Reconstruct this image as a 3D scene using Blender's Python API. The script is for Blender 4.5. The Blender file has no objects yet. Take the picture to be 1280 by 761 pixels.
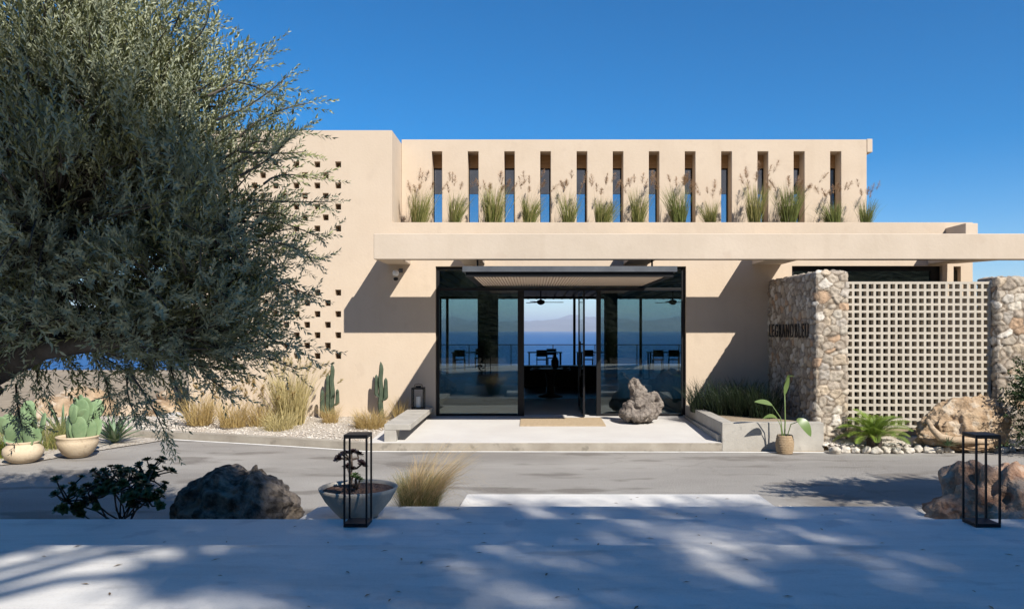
import bpy, bmesh, math, random
import numpy as np
from mathutils import Vector, Matrix, noise

# ------------------------------------------------------------------ camera, sky, sun, exposure
scene = bpy.context.scene
COL = scene.collection
F, CX, HY, CZ = 960.0, 665.0, 412.0, 1.93          # focal length in photo pixels, vanishing point, eye height
cam = bpy.data.cameras.new('camera')
cam.sensor_width = 36.0
cam.lens = 36.0 * F / 1280.0
cam.shift_x = (640.0 - CX) / 1280.0
cam.shift_y = (HY - 380.5) / 1280.0
cam.clip_start = 0.05
cam.clip_end = 200000.0
camo = bpy.data.objects.new('camera', cam)
camo.location = (0, 0, CZ)
camo.rotation_euler = (math.pi / 2, 0, 0)
COL.objects.link(camo)
scene.camera = camo

SUN = Vector((54.0, -80.4, 84.6)).normalized()
ELEV = math.asin(SUN.z)
ROT = math.atan2(SUN.x, SUN.y)
world = bpy.data.worlds.new('World')
scene.world = world
world.use_nodes = True
wn = world.node_tree
wn.nodes.clear()
wo = wn.nodes.new('ShaderNodeOutputWorld')
wb = wn.nodes.new('ShaderNodeBackground')
sky = wn.nodes.new('ShaderNodeTexSky')
sky.sky_type = 'NISHITA'
sky.sun_disc = False
sky.sun_elevation = ELEV
sky.sun_rotation = ROT
sky.altitude = 1500
sky.air_density = 1.0
sky.dust_density = 0.0
sky.ozone_density = 3.5
wb.inputs[1].default_value = 0.095
hs_ = wn.nodes.new('ShaderNodeHueSaturation'); hs_.inputs['Saturation'].default_value = 1.5
wn.links.new(sky.outputs[0], hs_.inputs['Color'])
wn.links.new(hs_.outputs[0], wb.inputs[0])
wn.links.new(wb.outputs[0], wo.inputs[0])
sl = bpy.data.lights.new('sun', 'SUN')
sl.energy = 5.0
sl.angle = math.radians(0.53)
sl.color = (1.0, 0.95, 0.87)
so = bpy.data.objects.new('sun', sl)
so.rotation_euler = SUN.to_track_quat('Z', 'Y').to_euler()
so.location = (20, -30, 32)
COL.objects.link(so)
scene.view_settings.view_transform = 'Standard'
scene.view_settings.look = 'None'
scene.view_settings.gamma = 1.0
scene.view_settings.use_curve_mapping = False
scene.view_settings.exposure = 0.56
scene.cycles.max_bounces = 8
scene.cycles.transparent_max_bounces = 16
scene.cycles.caustics_reflective = False
scene.cycles.caustics_refractive = False

def X(px, Y): return (px - CX) * Y / F
def Z(py, Y): return CZ + (HY - py) * Y / F
def G(px, py, z=0.0):
    Y = (CZ - z) * F / (py - HY)
    return (X(px, Y), Y)

# ------------------------------------------------------------------ materials
MATS = {}
def mat(name, col, rough=0.8, col2=None, scale=4.0, bump=0.0, bscale=60.0, metal=0.0, spec=0.3,
        detail=6.0, stops=(0.35, 0.7), speck=None, stretch=(1, 1, 1), bdist=0.02, attr=None):
    if name in MATS: return MATS[name]
    m = bpy.data.materials.new(name); m.use_nodes = True
    nt = m.node_tree; b = nt.nodes['Principled BSDF']
    b.inputs['Roughness'].default_value = rough
    b.inputs['Metallic'].default_value = metal
    b.inputs['Specular IOR Level'].default_value = spec
    b.inputs['Base Color'].default_value = (*col, 1)
    tc = nt.nodes.new('ShaderNodeTexCoord'); mp = nt.nodes.new('ShaderNodeMapping')
    mp.inputs['Scale'].default_value = stretch
    nt.links.new(tc.outputs['Object'], mp.inputs[0])
    out = None
    if attr:
        a = nt.nodes.new('ShaderNodeAttribute'); a.attribute_name = attr; out = a.outputs['Color']
    if col2 is not None:
        n = nt.nodes.new('ShaderNodeTexNoise'); n.inputs['Scale'].default_value = scale
        n.inputs['Detail'].default_value = detail; n.inputs['Roughness'].default_value = 0.6
        nt.links.new(mp.outputs[0], n.inputs['Vector'])
        r = nt.nodes.new('ShaderNodeValToRGB')
        r.color_ramp.elements[0].position = stops[0]; r.color_ramp.elements[1].position = stops[1]
        r.color_ramp.elements[0].color = (*col, 1); r.color_ramp.elements[1].color = (*col2, 1)
        nt.links.new(n.outputs['Fac'], r.inputs[0])
        if out is not None:
            mx = nt.nodes.new('ShaderNodeMix'); mx.data_type = 'RGBA'; mx.blend_type = 'MULTIPLY'
            mx.inputs[0].default_value = 1.0
            nt.links.new(out, mx.inputs[6]); nt.links.new(r.outputs[0], mx.inputs[7]); out = mx.outputs[2]
        else: out = r.outputs[0]
    if speck:
        v = nt.nodes.new('ShaderNodeTexNoise'); v.inputs['Scale'].default_value = speck[1]
        v.inputs['Detail'].default_value = 3.0
        nt.links.new(mp.outputs[0], v.inputs['Vector'])
        r2 = nt.nodes.new('ShaderNodeValToRGB')
        r2.color_ramp.elements[0].position = speck[2]; r2.color_ramp.elements[1].position = speck[2] + 0.08
        r2.color_ramp.elements[0].color = (0, 0, 0, 1); r2.color_ramp.elements[1].color = (speck[3],) * 3 + (1,)
        nt.links.new(v.outputs['Fac'], r2.inputs[0])
        mx = nt.nodes.new('ShaderNodeMix'); mx.data_type = 'RGBA'
        nt.links.new(r2.outputs[0], mx.inputs[0])
        if out is not None: nt.links.new(out, mx.inputs[6])
        else: mx.inputs[6].default_value = (*col, 1)
        mx.inputs[7].default_value = (*speck[0], 1); out = mx.outputs[2]
    if out is not None: nt.links.new(out, b.inputs['Base Color'])
    if bump:
        n2 = nt.nodes.new('ShaderNodeTexNoise'); n2.inputs['Scale'].default_value = bscale
        n2.inputs['Detail'].default_value = 8.0
        nt.links.new(mp.outputs[0], n2.inputs['Vector'])
        bp = nt.nodes.new('ShaderNodeBump'); bp.inputs['Strength'].default_value = bump
        bp.inputs['Distance'].default_value = bdist
        nt.links.new(n2.outputs['Fac'], bp.inputs['Height']); nt.links.new(bp.outputs[0], b.inputs['Normal'])
    MATS[name] = m
    return m

def leafmat(name, front, back, var, rough=0.5, trans=0.25, spec=0.4):
    """two-sided leaf: own colour on each face, some light passing through, colour varied leaf by leaf"""
    if name in MATS: return MATS[name]
    m = bpy.data.materials.new(name); m.use_nodes = True
    nt = m.node_tree; b = nt.nodes['Principled BSDF']; o = nt.nodes['Material Output']
    b.inputs['Roughness'].default_value = rough; b.inputs['Specular IOR Level'].default_value = spec
    g = nt.nodes.new('ShaderNodeNewGeometry')
    r = nt.nodes.new('ShaderNodeValToRGB')
    r.color_ramp.elements[0].color = (*front, 1); r.color_ramp.elements[1].color = (*var, 1)
    nt.links.new(g.outputs['Random Per Island'], r.inputs[0])
    mx = nt.nodes.new('ShaderNodeMix'); mx.data_type = 'RGBA'
    nt.links.new(g.outputs['Backfacing'], mx.inputs[0])
    nt.links.new(r.outputs[0], mx.inputs[6]); mx.inputs[7].default_value = (*back, 1)
    nt.links.new(mx.outputs[2], b.inputs['Base Color'])
    t = nt.nodes.new('ShaderNodeBsdfTranslucent')
    nt.links.new(r.outputs[0], t.inputs[0])
    ms = nt.nodes.new('ShaderNodeMixShader'); ms.inputs[0].default_value = trans
    nt.links.new(b.outputs[0], ms.inputs[1]); nt.links.new(t.outputs[0], ms.inputs[2])
    nt.links.new(ms.outputs[0], o.inputs[0])
    MATS[name] = m
    return m

def glass(name, tint, base=0.06, ior=1.5):
    if name in MATS: return MATS[name]
    m = bpy.data.materials.new(name); m.use_nodes = True
    nt = m.node_tree; nt.nodes.remove(nt.nodes['Principled BSDF']); o = nt.nodes['Material Output']
    tr = nt.nodes.new('ShaderNodeBsdfTransparent'); tr.inputs[0].default_value = (*tint, 1)
    gl = nt.nodes.new('ShaderNodeBsdfGlossy'); gl.inputs['Roughness'].default_value = 0.0
    gl.inputs[0].default_value = (0.95, 1.0, 0.98, 1)
    fr = nt.nodes.new('ShaderNodeFresnel'); fr.inputs[0].default_value = ior
    ad = nt.nodes.new('ShaderNodeMath'); ad.operation = 'ADD'; ad.inputs[1].default_value = base; ad.use_clamp = True
    nt.links.new(fr.outputs[0], ad.inputs[0])
    mx = nt.nodes.new('ShaderNodeMixShader')
    nt.links.new(ad.outputs[0], mx.inputs[0]); nt.links.new(tr.outputs[0], mx.inputs[1]); nt.links.new(gl.outputs[0], mx.inputs[2])
    nt.links.new(mx.outputs[0], o.inputs[0])
    MATS[name] = m
    return m

PLASTER = mat('cream plaster', (0.55, 0.445, 0.337), 0.9, (0.585, 0.478, 0.366), 1.6, bump=0.25, bscale=22, speck=((0.45, 0.35, 0.265), 3.1, 0.60, 0.18), bdist=0.01)
BEAMPL = mat('beam plaster', (0.52, 0.432, 0.338), 0.9, (0.57, 0.478, 0.38), 1.1, bump=0.25, bscale=20, speck=((0.48, 0.385, 0.295), 2.3, 0.62, 0.4), bdist=0.01)
CONC = mat('grey concrete', (0.34, 0.315, 0.275), 0.85, (0.45, 0.42, 0.37), 3.0, bump=0.2, bscale=50, speck=((0.24, 0.225, 0.2), 7, 0.62, 0.5))
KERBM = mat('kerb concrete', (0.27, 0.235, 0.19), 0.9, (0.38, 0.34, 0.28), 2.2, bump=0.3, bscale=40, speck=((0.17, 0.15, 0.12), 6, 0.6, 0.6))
LANDM = mat('white screed', (0.55, 0.52, 0.485), 0.7, (0.61, 0.585, 0.545), 1.3, bump=0.05, bscale=30)
TERRM = mat('trowelled cement', (0.58, 0.555, 0.515), 0.6, (0.68, 0.655, 0.61), 0.9, bump=0.12, bscale=9, speck=((0.47, 0.45, 0.42), 2.6, 0.6, 0.7), stretch=(1, 2.2, 1), detail=10)
STEPM = mat('step cement', (0.62, 0.595, 0.555), 0.6, (0.70, 0.675, 0.635), 1.1, bump=0.12, bscale=9, speck=((0.50, 0.49, 0.475), 3.1, 0.6, 0.7), detail=10)
ROADM = mat('worn asphalt', (0.27, 0.25, 0.225), 0.9, (0.40, 0.375, 0.34), 0.55, bump=0.9, bscale=70, speck=((0.19, 0.17, 0.148), 1.3, 0.56, 0.8), stretch=(0.55, 1.3, 1), detail=14)
def wear(m, kind):
    nt = m.node_tree; b = nt.nodes['Principled BSDF']; src = b.inputs['Base Color'].links[0].from_socket
    tc = nt.nodes.new('ShaderNodeTexCoord')
    def layer(src, fac, col):
        mx = nt.nodes.new('ShaderNodeMix'); mx.data_type = 'RGBA'; mx.blend_type = 'MULTIPLY'
        nt.links.new(fac, mx.inputs[0]); nt.links.new(src, mx.inputs[6]); mx.inputs[7].default_value = (*col, 1)
        return mx.outputs[2]
    def ramp(sock, a, c, va=0.0, vb=1.0):
        r = nt.nodes.new('ShaderNodeMapRange'); r.inputs['From Min'].default_value = a; r.inputs['From Max'].default_value = c
        r.inputs['To Min'].default_value = va; r.inputs['To Max'].default_value = vb
        nt.links.new(sock, r.inputs['Value']); return r.outputs['Result']
    def nz(scale, detail=4, stretch=(1, 1, 1)):
        mp = nt.nodes.new('ShaderNodeMapping'); mp.inputs['Scale'].default_value = stretch; nt.links.new(tc.outputs['Object'], mp.inputs[0])
        n = nt.nodes.new('ShaderNodeTexNoise'); n.inputs['Scale'].default_value = scale; n.inputs['Detail'].default_value = detail
        nt.links.new(mp.outputs[0], n.inputs['Vector']); return n
    if kind == 'road':
        src = layer(src, ramp(nz(90, 2).outputs['Fac'], 0.45, 0.62, 0, 0.55), (0.62, 0.6, 0.58))
        d = nz(1.6, 5); ad = nt.nodes.new('ShaderNodeVectorMath'); ad.operation = 'ADD'
        nt.links.new(tc.outputs['Object'], ad.inputs[0]); nt.links.new(d.outputs['Color'], ad.inputs[1])
        v = nt.nodes.new('ShaderNodeTexVoronoi'); v.feature = 'DISTANCE_TO_EDGE'; v.inputs['Scale'].default_value = 0.75
        nt.links.new(ad.outputs[0], v.inputs['Vector'])
        mu = nt.nodes.new('ShaderNodeMath'); mu.operation = 'MULTIPLY'
        nt.links.new(ramp(v.outputs['Distance'], 0.004, 0.018, 0.3, 0.0), mu.inputs[0]); nt.links.new(ramp(nz(0.5, 3).outputs['Fac'], 0.46, 0.56), mu.inputs[1])
        src = layer(src, mu.outputs[0], (0.55, 0.52, 0.5))
    elif kind == 'paving':
        src = layer(src, ramp(nz(70, 3).outputs['Fac'], 0.5, 0.68, 0, 0.25), (0.7, 0.69, 0.68))
        src = layer(src, ramp(nz(2.4, 9, (0.5, 2.0, 1)).outputs['Fac'], 0.5, 0.66, 0, 0.4), (0.80, 0.79, 0.78))
        src = layer(src, ramp(nz(9, 8, (0.25, 1.6, 1)).outputs['Fac'], 0.55, 0.64, 0, 0.3), (0.8, 0.79, 0.78))
    else:
        src = layer(src, ramp(nz(3.2, 6, (1.6, 1.6, 0.16)).outputs['Fac'], 0.54, 0.74, 0, 0.16), (0.80, 0.76, 0.71))
        src = layer(src, ramp(nz(26, 4, (0.6, 1, 1)).outputs['Fac'], 0.5, 0.7, 0, 0.12), (0.86, 0.83, 0.80))
    nt.links.new(src, b.inputs['Base Color'])
wear(ROADM, 'road'); wear(TERRM, 'paving'); wear(STEPM, 'paving'); wear(PLASTER, 'plaster'); wear(BEAMPL, 'plaster')
PAINT = mat('worn white road paint', (0.74, 0.72, 0.67), 0.8, (0.55, 0.52, 0.47), 5, stops=(0.5, 0.75))
EARTH = mat('dry earth', (0.25, 0.19, 0.13), 0.95, (0.36, 0.29, 0.2), 2.5, bump=0.6, bscale=30)
BEDM = mat('dark planting soil', (0.045, 0.032, 0.022), 0.95, (0.12, 0.09, 0.06), 6, bump=1.0, bscale=30)
GRAVM = mat('white gravel', (0.26, 0.21, 0.16), 0.95, (0.56, 0.51, 0.44), 32, bump=1.0, bscale=38, stops=(0.38, 0.6))
BLACK = mat('black steel', (0.008, 0.008, 0.009), 0.5, spec=0.3)
DSTEEL = mat('galvanised fascia', (0.085, 0.092, 0.105), 0.5, (0.13, 0.138, 0.15), 3, metal=0.3)
SLAT = mat('soffit slats', (0.72, 0.60, 0.49), 0.7)
DARKWOOD = mat('dark wood', (0.045, 0.03, 0.022), 0.5, (0.075, 0.05, 0.035), 5, stretch=(1, 8, 1))
DARKFLOOR = mat('dark floor', (0.04, 0.037, 0.034), 0.4, (0.06, 0.055, 0.05), 2)
DARKSTONE = mat('dark stone cladding', (0.035, 0.03, 0.027), 0.9, (0.09, 0.075, 0.06), 7, bump=0.8, bscale=14)
INWALL = mat('interior wall', (0.10, 0.095, 0.09), 0.9, (0.13, 0.125, 0.115), 2)
PANE = glass('tinted glass', (0.50, 0.60, 0.60), 0.045)
CLEAR = glass('clear glass', (0.93, 0.95, 0.95), 0.01)
LINTEL = mat('timber lintel', (0.40, 0.24, 0.115), 0.7, (0.52, 0.33, 0.17), 5, stretch=(1, 1, 6))
SHADEGREY = mat('ceiling shade grey', (0.11, 0.10, 0.105), 0.9, (0.14, 0.13, 0.135), 3)  # ceiling shade put into the panel's colour, dark even where the sun reaches it
DPANE = glass('slit glass', (0.72, 0.76, 0.80), 0.0)

# ------------------------------------------------------------------ helpers
def setp(o, label=None, cat=None, group=None, kind=None):
    if label: o['label'] = label
    if cat: o['category'] = cat
    if group: o['group'] = group
    if kind or cat: o["kind"] = kind or "thing"
    return o

def thing(name, loc, label, cat, group=None):
    o = bpy.data.objects.new(name, None); COL.objects.link(o)
    o.location = loc; o.empty_display_size = 0.2
    return setp(o, label, cat, group)

def wloc(o):
    v = Vector((0, 0, 0))
    while o is not None: v = v + o.location; o = o.parent
    return v

def finish(name, me, m, parent=None, loc=None, bevel=0.0, smooth=False, seg=2):
    if isinstance(m, (list, tuple)):
        for q in m: me.materials.append(q)
    else: me.materials.append(m)
    o = bpy.data.objects.new(name, me); COL.objects.link(o)
    off = wloc(parent) if parent is not None else Vector(loc) if loc is not None else Vector((0, 0, 0))
    if off.length > 0: me.transform(Matrix.Translation(-off))
    if parent is not None: o.parent = parent
    elif loc is not None: o.location = loc
    if smooth: me.polygons.foreach_set('use_smooth', np.ones(len(me.polygons), dtype=bool))
    if bevel:
        b = o.modifiers.new('bevel', 'BEVEL'); b.width = bevel; b.segments = seg; b.limit_method = 'ANGLE'
        b.angle_limit = math.radians(40)
    me.update()
    return o

def npmesh(name, V, faces_k, mi=None):
    """V (n,3); faces_k (m,k) all polygons with k corners"""
    me = bpy.data.meshes.new(name)
    V = np.asarray(V, dtype=np.float32); Fk = np.asarray(faces_k, dtype=np.int32)
    me.vertices.add(len(V)); me.vertices.foreach_set('co', V.ravel())
    k = Fk.shape[1]
    me.loops.add(Fk.size); me.loops.foreach_set('vertex_index', Fk.ravel())
    me.polygons.add(len(Fk)); me.polygons.foreach_set('loop_start', np.arange(0, Fk.size, k, dtype=np.int32))
    if mi is not None: me.polygons.foreach_set('material_index', np.asarray(mi, dtype=np.int32))
    me.update(calc_edges=True)
    return me

class MB:
    def __init__(s): s.v = []; s.f = []; s.mi = []; s.cur = 0
    def add(s, vs, fs):
        n = len(s.v); s.v += [tuple(p) for p in vs]
        for f in fs: s.f.append([i + n for i in f]); s.mi.append(s.cur)
        return s
    def box(s, x0, x1, y0, y1, z0, z1):
        v = [(x0, y0, z0), (x1, y0, z0), (x1, y1, z0), (x0, y1, z0), (x0, y0, z1), (x1, y0, z1), (x1, y1, z1), (x0, y1, z1)]
        return s.add(v, [(0, 3, 2, 1), (4, 5, 6, 7), (0, 1, 5, 4), (1, 2, 6, 5), (2, 3, 7, 6), (3, 0, 4, 7)])
    def prism(s, poly, z0, z1):
        n = len(poly); z1s = z1 if hasattr(z1, '__len__') else [z1] * n
        v = [(x, y, z0) for x, y in poly] + [(x, y, z) for (x, y), z in zip(poly, z1s)]
        f = [tuple(range(n - 1, -1, -1)), tuple(range(n, 2 * n))] + [(i, (i + 1) % n, n + (i + 1) % n, n + i) for i in range(n)]
        return s.add(v, f)
    def tube(s, pts, rad, sides=8, cap=True):
        pts = [Vector(p) for p in pts]; n = len(pts)
        rad = rad if hasattr(rad, '__len__') else [rad] * n
        vs = []; fs = []; ref = None
        for i, p in enumerate(pts):
            t = (pts[min(i + 1, n - 1)] - pts[max(i - 1, 0)]).normalized()
            if ref is None: ref = t.orthogonal().normalized()
            a = (ref - t * ref.dot(t)).normalized(); ref = a; b = t.cross(a)
            for k in range(sides):
                an = 2 * math.pi * k / sides
                vs.append(p + (a * math.cos(an) + b * math.sin(an)) * rad[i])
        for i in range(n - 1):
            for k in range(sides):
                k2 = (k + 1) % sides
                fs.append((i * sides + k, i * sides + k2, (i + 1) * sides + k2, (i + 1) * sides + k))
        if cap: fs += [tuple(range(sides - 1, -1, -1)), tuple(range((n - 1) * sides, n * sides))]
        return s.add(vs, fs)
    def lathe(s, prof, c, seg=40, cap=False):
        vs = []; fs = []; n = len(prof)
        for r, z in prof:
            for k in range(seg):
                a = 2 * math.pi * k / seg
                vs.append((c[0] + r * math.cos(a), c[1] + r * math.sin(a), c[2] + z))
        for i in range(n - 1):
            for k in range(seg):
                k2 = (k + 1) % seg
                fs.append((i * seg + k, i * seg + k2, (i + 1) * seg + k2, (i + 1) * seg + k))
        if cap: fs += [tuple(range(seg - 1, -1, -1)), tuple(range((n - 1) * seg, n * seg))]
        return s.add(vs, fs)
    def build(s, name, m, parent=None, loc=None, bevel=0.0, smooth=False):
        me = bpy.data.meshes.new(name); me.from_pydata(s.v, [], s.f)
        if any(s.mi): me.polygons.foreach_set('material_index', s.mi)
        me.update()
        return finish(name, me, m, parent, loc, bevel, smooth)

def box(name, m, x0, x1, y0, y1, z0, z1, parent=None, loc=None, bevel=0.0):
    return MB().box(x0, x1, y0, y1, z0, z1).build(name, m, parent, loc, bevel)

def dup(root, loc, rotz=0.0, label=None, scale=1.0):
    def cp(o, par):
        c = o.copy(); COL.objects.link(c)
        if par is not None: c.parent = par
        for ch in list(o.children): cp(ch, c)
        return c
    r = cp(root, None); r.location = loc; r.rotation_euler = (0, 0, rotz); r.scale = (scale,) * 3
    if label: r['label'] = label
    return r

def grid_wall(xs, zs, solid, y0, y1):
    """wall in the xz plane with openings: cells of a grid kept where solid(cx,cz)"""
    xs = sorted(set(round(v, 5) for v in xs)); zs = sorted(set(round(v, 5) for v in zs))
    nx, nz = len(xs) - 1, len(zs) - 1
    S = [[solid((xs[i] + xs[i + 1]) / 2, (zs[j] + zs[j + 1]) / 2) for j in range(nz)] for i in range(nx)]
    idx = {}; v = []; f = []
    def V(i, j, b):
        k = (i, j, b)
        if k not in idx: idx[k] = len(v); v.append((xs[i], y1 if b else y0, zs[j]))
        return idx[k]
    for i in range(nx):
        for j in range(nz):
            if not S[i][j]: continue
            f.append((V(i, j, 0), V(i + 1, j, 0), V(i + 1, j + 1, 0), V(i, j + 1, 0)))
            f.append((V(i, j, 1), V(i, j + 1, 1), V(i + 1, j + 1, 1), V(i + 1, j, 1)))
            if i == 0 or not S[i - 1][j]: f.append((V(i, j, 0), V(i, j + 1, 0), V(i, j + 1, 1), V(i, j, 1)))
            if i == nx - 1 or not S[i + 1][j]: f.append((V(i + 1, j, 0), V(i + 1, j, 1), V(i + 1, j + 1, 1), V(i + 1, j + 1, 0)))
            if j == 0 or not S[i][j - 1]: f.append((V(i, j, 0), V(i, j, 1), V(i + 1, j, 1), V(i + 1, j, 0)))
            if j == nz - 1 or not S[i][j + 1]: f.append((V(i, j + 1, 0), V(i + 1, j + 1, 0), V(i + 1, j + 1, 1), V(i, j + 1, 1)))
    mb = MB(); mb.v = v; mb.f = [list(q) for q in f]; mb.mi = [0] * len(f)
    return mb

def boulder(name, m, loc, r, seed, amp=0.25, freq=1.3, flat=0.0, sub=5, label=None, cat='rock', group=None, rot=0.0, ridge=0.12, squash=None):
    bm = bmesh.new(); bmesh.ops.create_icosphere(bm, subdivisions=sub, radius=1.0)
    o3 = Vector((seed * 7.3, seed * 3.1, seed * 1.7))
    for v in bm.verts:
        p = v.co.copy()
        d = 1 + amp * noise.fractal(p * freq + o3, 1.0, 2.0, 3) + ridge * (noise.ridged_multi_fractal(p * freq * 2.2 + o3, 0.9, 2.1, 5, 1.0, 2.0) - 1.0) * 0.5
        d += 0.035 * noise.fractal(p * 9 + o3, 0.8, 2.0, 4)
        c = noise.cell(p * 1.7 + o3)
        d += 0.05 * (c - 0.5)
        q = p * d
        if squash: q = squash(q)
        q = Vector((q.x * r[0], q.y * r[1], q.z * r[2]))
        if q.z < -flat: q.z = -flat + (q.z + flat) * 0.15
        v.co = q
    bmesh.ops.smooth_vert(bm, verts=bm.verts, factor=0.35, use_axis_x=True, use_axis_y=True, use_axis_z=True)
    me = bpy.data.meshes.new(name); bm.to_mesh(me); bm.free()
    o = finish(name, me, m, smooth=True); o.location = loc; o.rotation_euler = (0, 0, rot)
    return setp(o, label, cat, group)

def blades(n, rng, rad, lmin, lmax, lean, droop, width, seg=5, bias=(0, 0)):
    """n arching grass blades round the origin -> (V, quads)"""
    a = rng.uniform(0, 2 * np.pi, n); rr = rad * np.sqrt(rng.uniform(0, 1, n))
    bx, by = rr * np.cos(a), rr * np.sin(a)
    a2 = a + rng.normal(0, 0.9, n)
    L = rng.uniform(lmin, lmax, n); ln = np.abs(rng.normal(0, 1, n)) * lean + 0.03; dr = droop * rng.uniform(0.3, 1.5, n)
    dx, dy = np.cos(a2) + bias[0], np.sin(a2) + bias[1]
    t = np.linspace(0, 1, seg + 1)
    V = np.zeros((n, seg + 1, 2, 3)); 
    ang = ln[:, None] + dr[:, None] * t[None, :] ** 1.5
    st = L[:, None] / seg
    hx = np.concatenate([np.zeros((n, 1)), np.cumsum(np.sin(ang[:, :-1]) * st, 1)], 1)
    hz = np.concatenate([np.zeros((n, 1)), np.cumsum(np.cos(ang[:, :-1]) * st, 1)], 1)
    px = bx[:, None] + hx * dx[:, None]; py = by[:, None] + hx * dy[:, None]
    tw = rng.uniform(0, np.pi, n)
    wx, wy = np.cos(tw), np.sin(tw)
    w = width * (1 - t) ** 0.6 * 0.5 + width * 0.06
    for s, sg in ((0, -1), (1, 1)):
        V[:, :, s, 0] = px + sg * w[None] * wx[:, None]; V[:, :, s, 1] = py + sg * w[None] * wy[:, None]; V[:, :, s, 2] = hz
    base = (np.arange(n) * (seg + 1) * 2)[:, None]; k = np.arange(seg)[None] * 2
    q = np.stack([base + k, base + k + 1, base + k + 3, base + k + 2], -1).reshape(-1, 4)
    return V.reshape(-1, 3), q, (px[:, -1], py[:, -1], hz[:, -1], px[:, -2], py[:, -2], hz[:, -2])

def frame_from(d, rng):
    """(n,3) unit directions -> (n,3,3) rotation, columns side, normal, along"""
    n = len(d); r = rng.normal(0, 1, (n, 3)); r[:, 2] += 0.6
    s = np.cross(d, r); s /= np.linalg.norm(s, axis=1, keepdims=True) + 1e-9
    u = np.cross(s, d)
    return np.stack([s, u, d], -1)

def sprig(rng, L=0.26, pairs=11, leaf=0.055, width=0.012, spread=0.85):
    """a twig along +z with opposite leaves -> (V, quads) , every leaf a folded lance of its own"""
    V = []; Q = []
    for i in range(pairs):
        z = L * (0.1 + 0.9 * i / (pairs - 1)); a0 = (i % 2) * math.pi / 2 + rng.uniform(-0.5, 0.5)
        for k in (0, 1):
            a = a0 + k * math.pi + rng.uniform(-0.3, 0.3); sp = spread * rng.uniform(0.6, 1.25) * (1 - 0.45 * i / pairs)
            l = leaf * rng.uniform(0.7, 1.15) * (1 - 0.3 * i / pairs)
            d = np.array([math.cos(a) * math.sin(sp), math.sin(a) * math.sin(sp), math.cos(sp)])
            w = np.cross(d, [0, 0, 1]); w /= np.linalg.norm(w) + 1e-9
            up = np.cross(w, d); o = np.array([0, 0, z]); wd = width * rng.uniform(0.8, 1.2) / 2
            n = len(V)
            V += [o, o + d * l * 0.5 + w * wd + up * 0.002, o + d * l - up * 0.004, o + d * l * 0.5 - w * wd + up * 0.002]
            Q.append((n, n + 1, n + 2, n + 3))
    n = len(V); t = 0.0016
    V += [np.array(p) for p in ((-t, 0, 0), (t, 0, 0), (t * 0.4, 0, L), (-t * 0.4, 0, L))]
    Q.append((n, n + 1, n + 2, n + 3))
    return np.array(V), np.array(Q)

def scatter(templates, P, D, S, rng):
    """put sprig templates at points P along directions D with sizes S -> merged (V, quads)"""
    Vs = []; Qs = []; off = 0
    which = rng.integers(0, len(templates), len(P)); R = frame_from(D, rng)
    for k, (tv, tq) in enumerate(templates):
        i = np.where(which == k)[0]
        if not len(i): continue
        W = np.einsum('nij,vj->nvi', R[i], tv) * S[i][:, None, None] + P[i][:, None, :]
        nv = len(tv)
        q = tq[None] + (np.arange(len(i)) * nv)[:, None, None]
        Vs.append(W.reshape(-1, 3)); Qs.append(q.reshape(-1, 4) + off); off += len(i) * nv
    return np.concatenate(Vs), np.concatenate(Qs)

BARK = mat('olive bark', (0.06, 0.05, 0.04), 0.95, (0.14, 0.12, 0.10), 9, bump=1.0, bscale=24, stretch=(1, 1, 0.35))
OLIVE = leafmat('olive leaves', (0.16, 0.175, 0.065), (0.35, 0.37, 0.25), (0.42, 0.43, 0.2), 0.5, 0.16, 0.25)
GREENL = leafmat('dark green leaves', (0.03, 0.06, 0.018), (0.06, 0.09, 0.035), (0.055, 0.095, 0.03), 0.5, 0.25)

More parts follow.
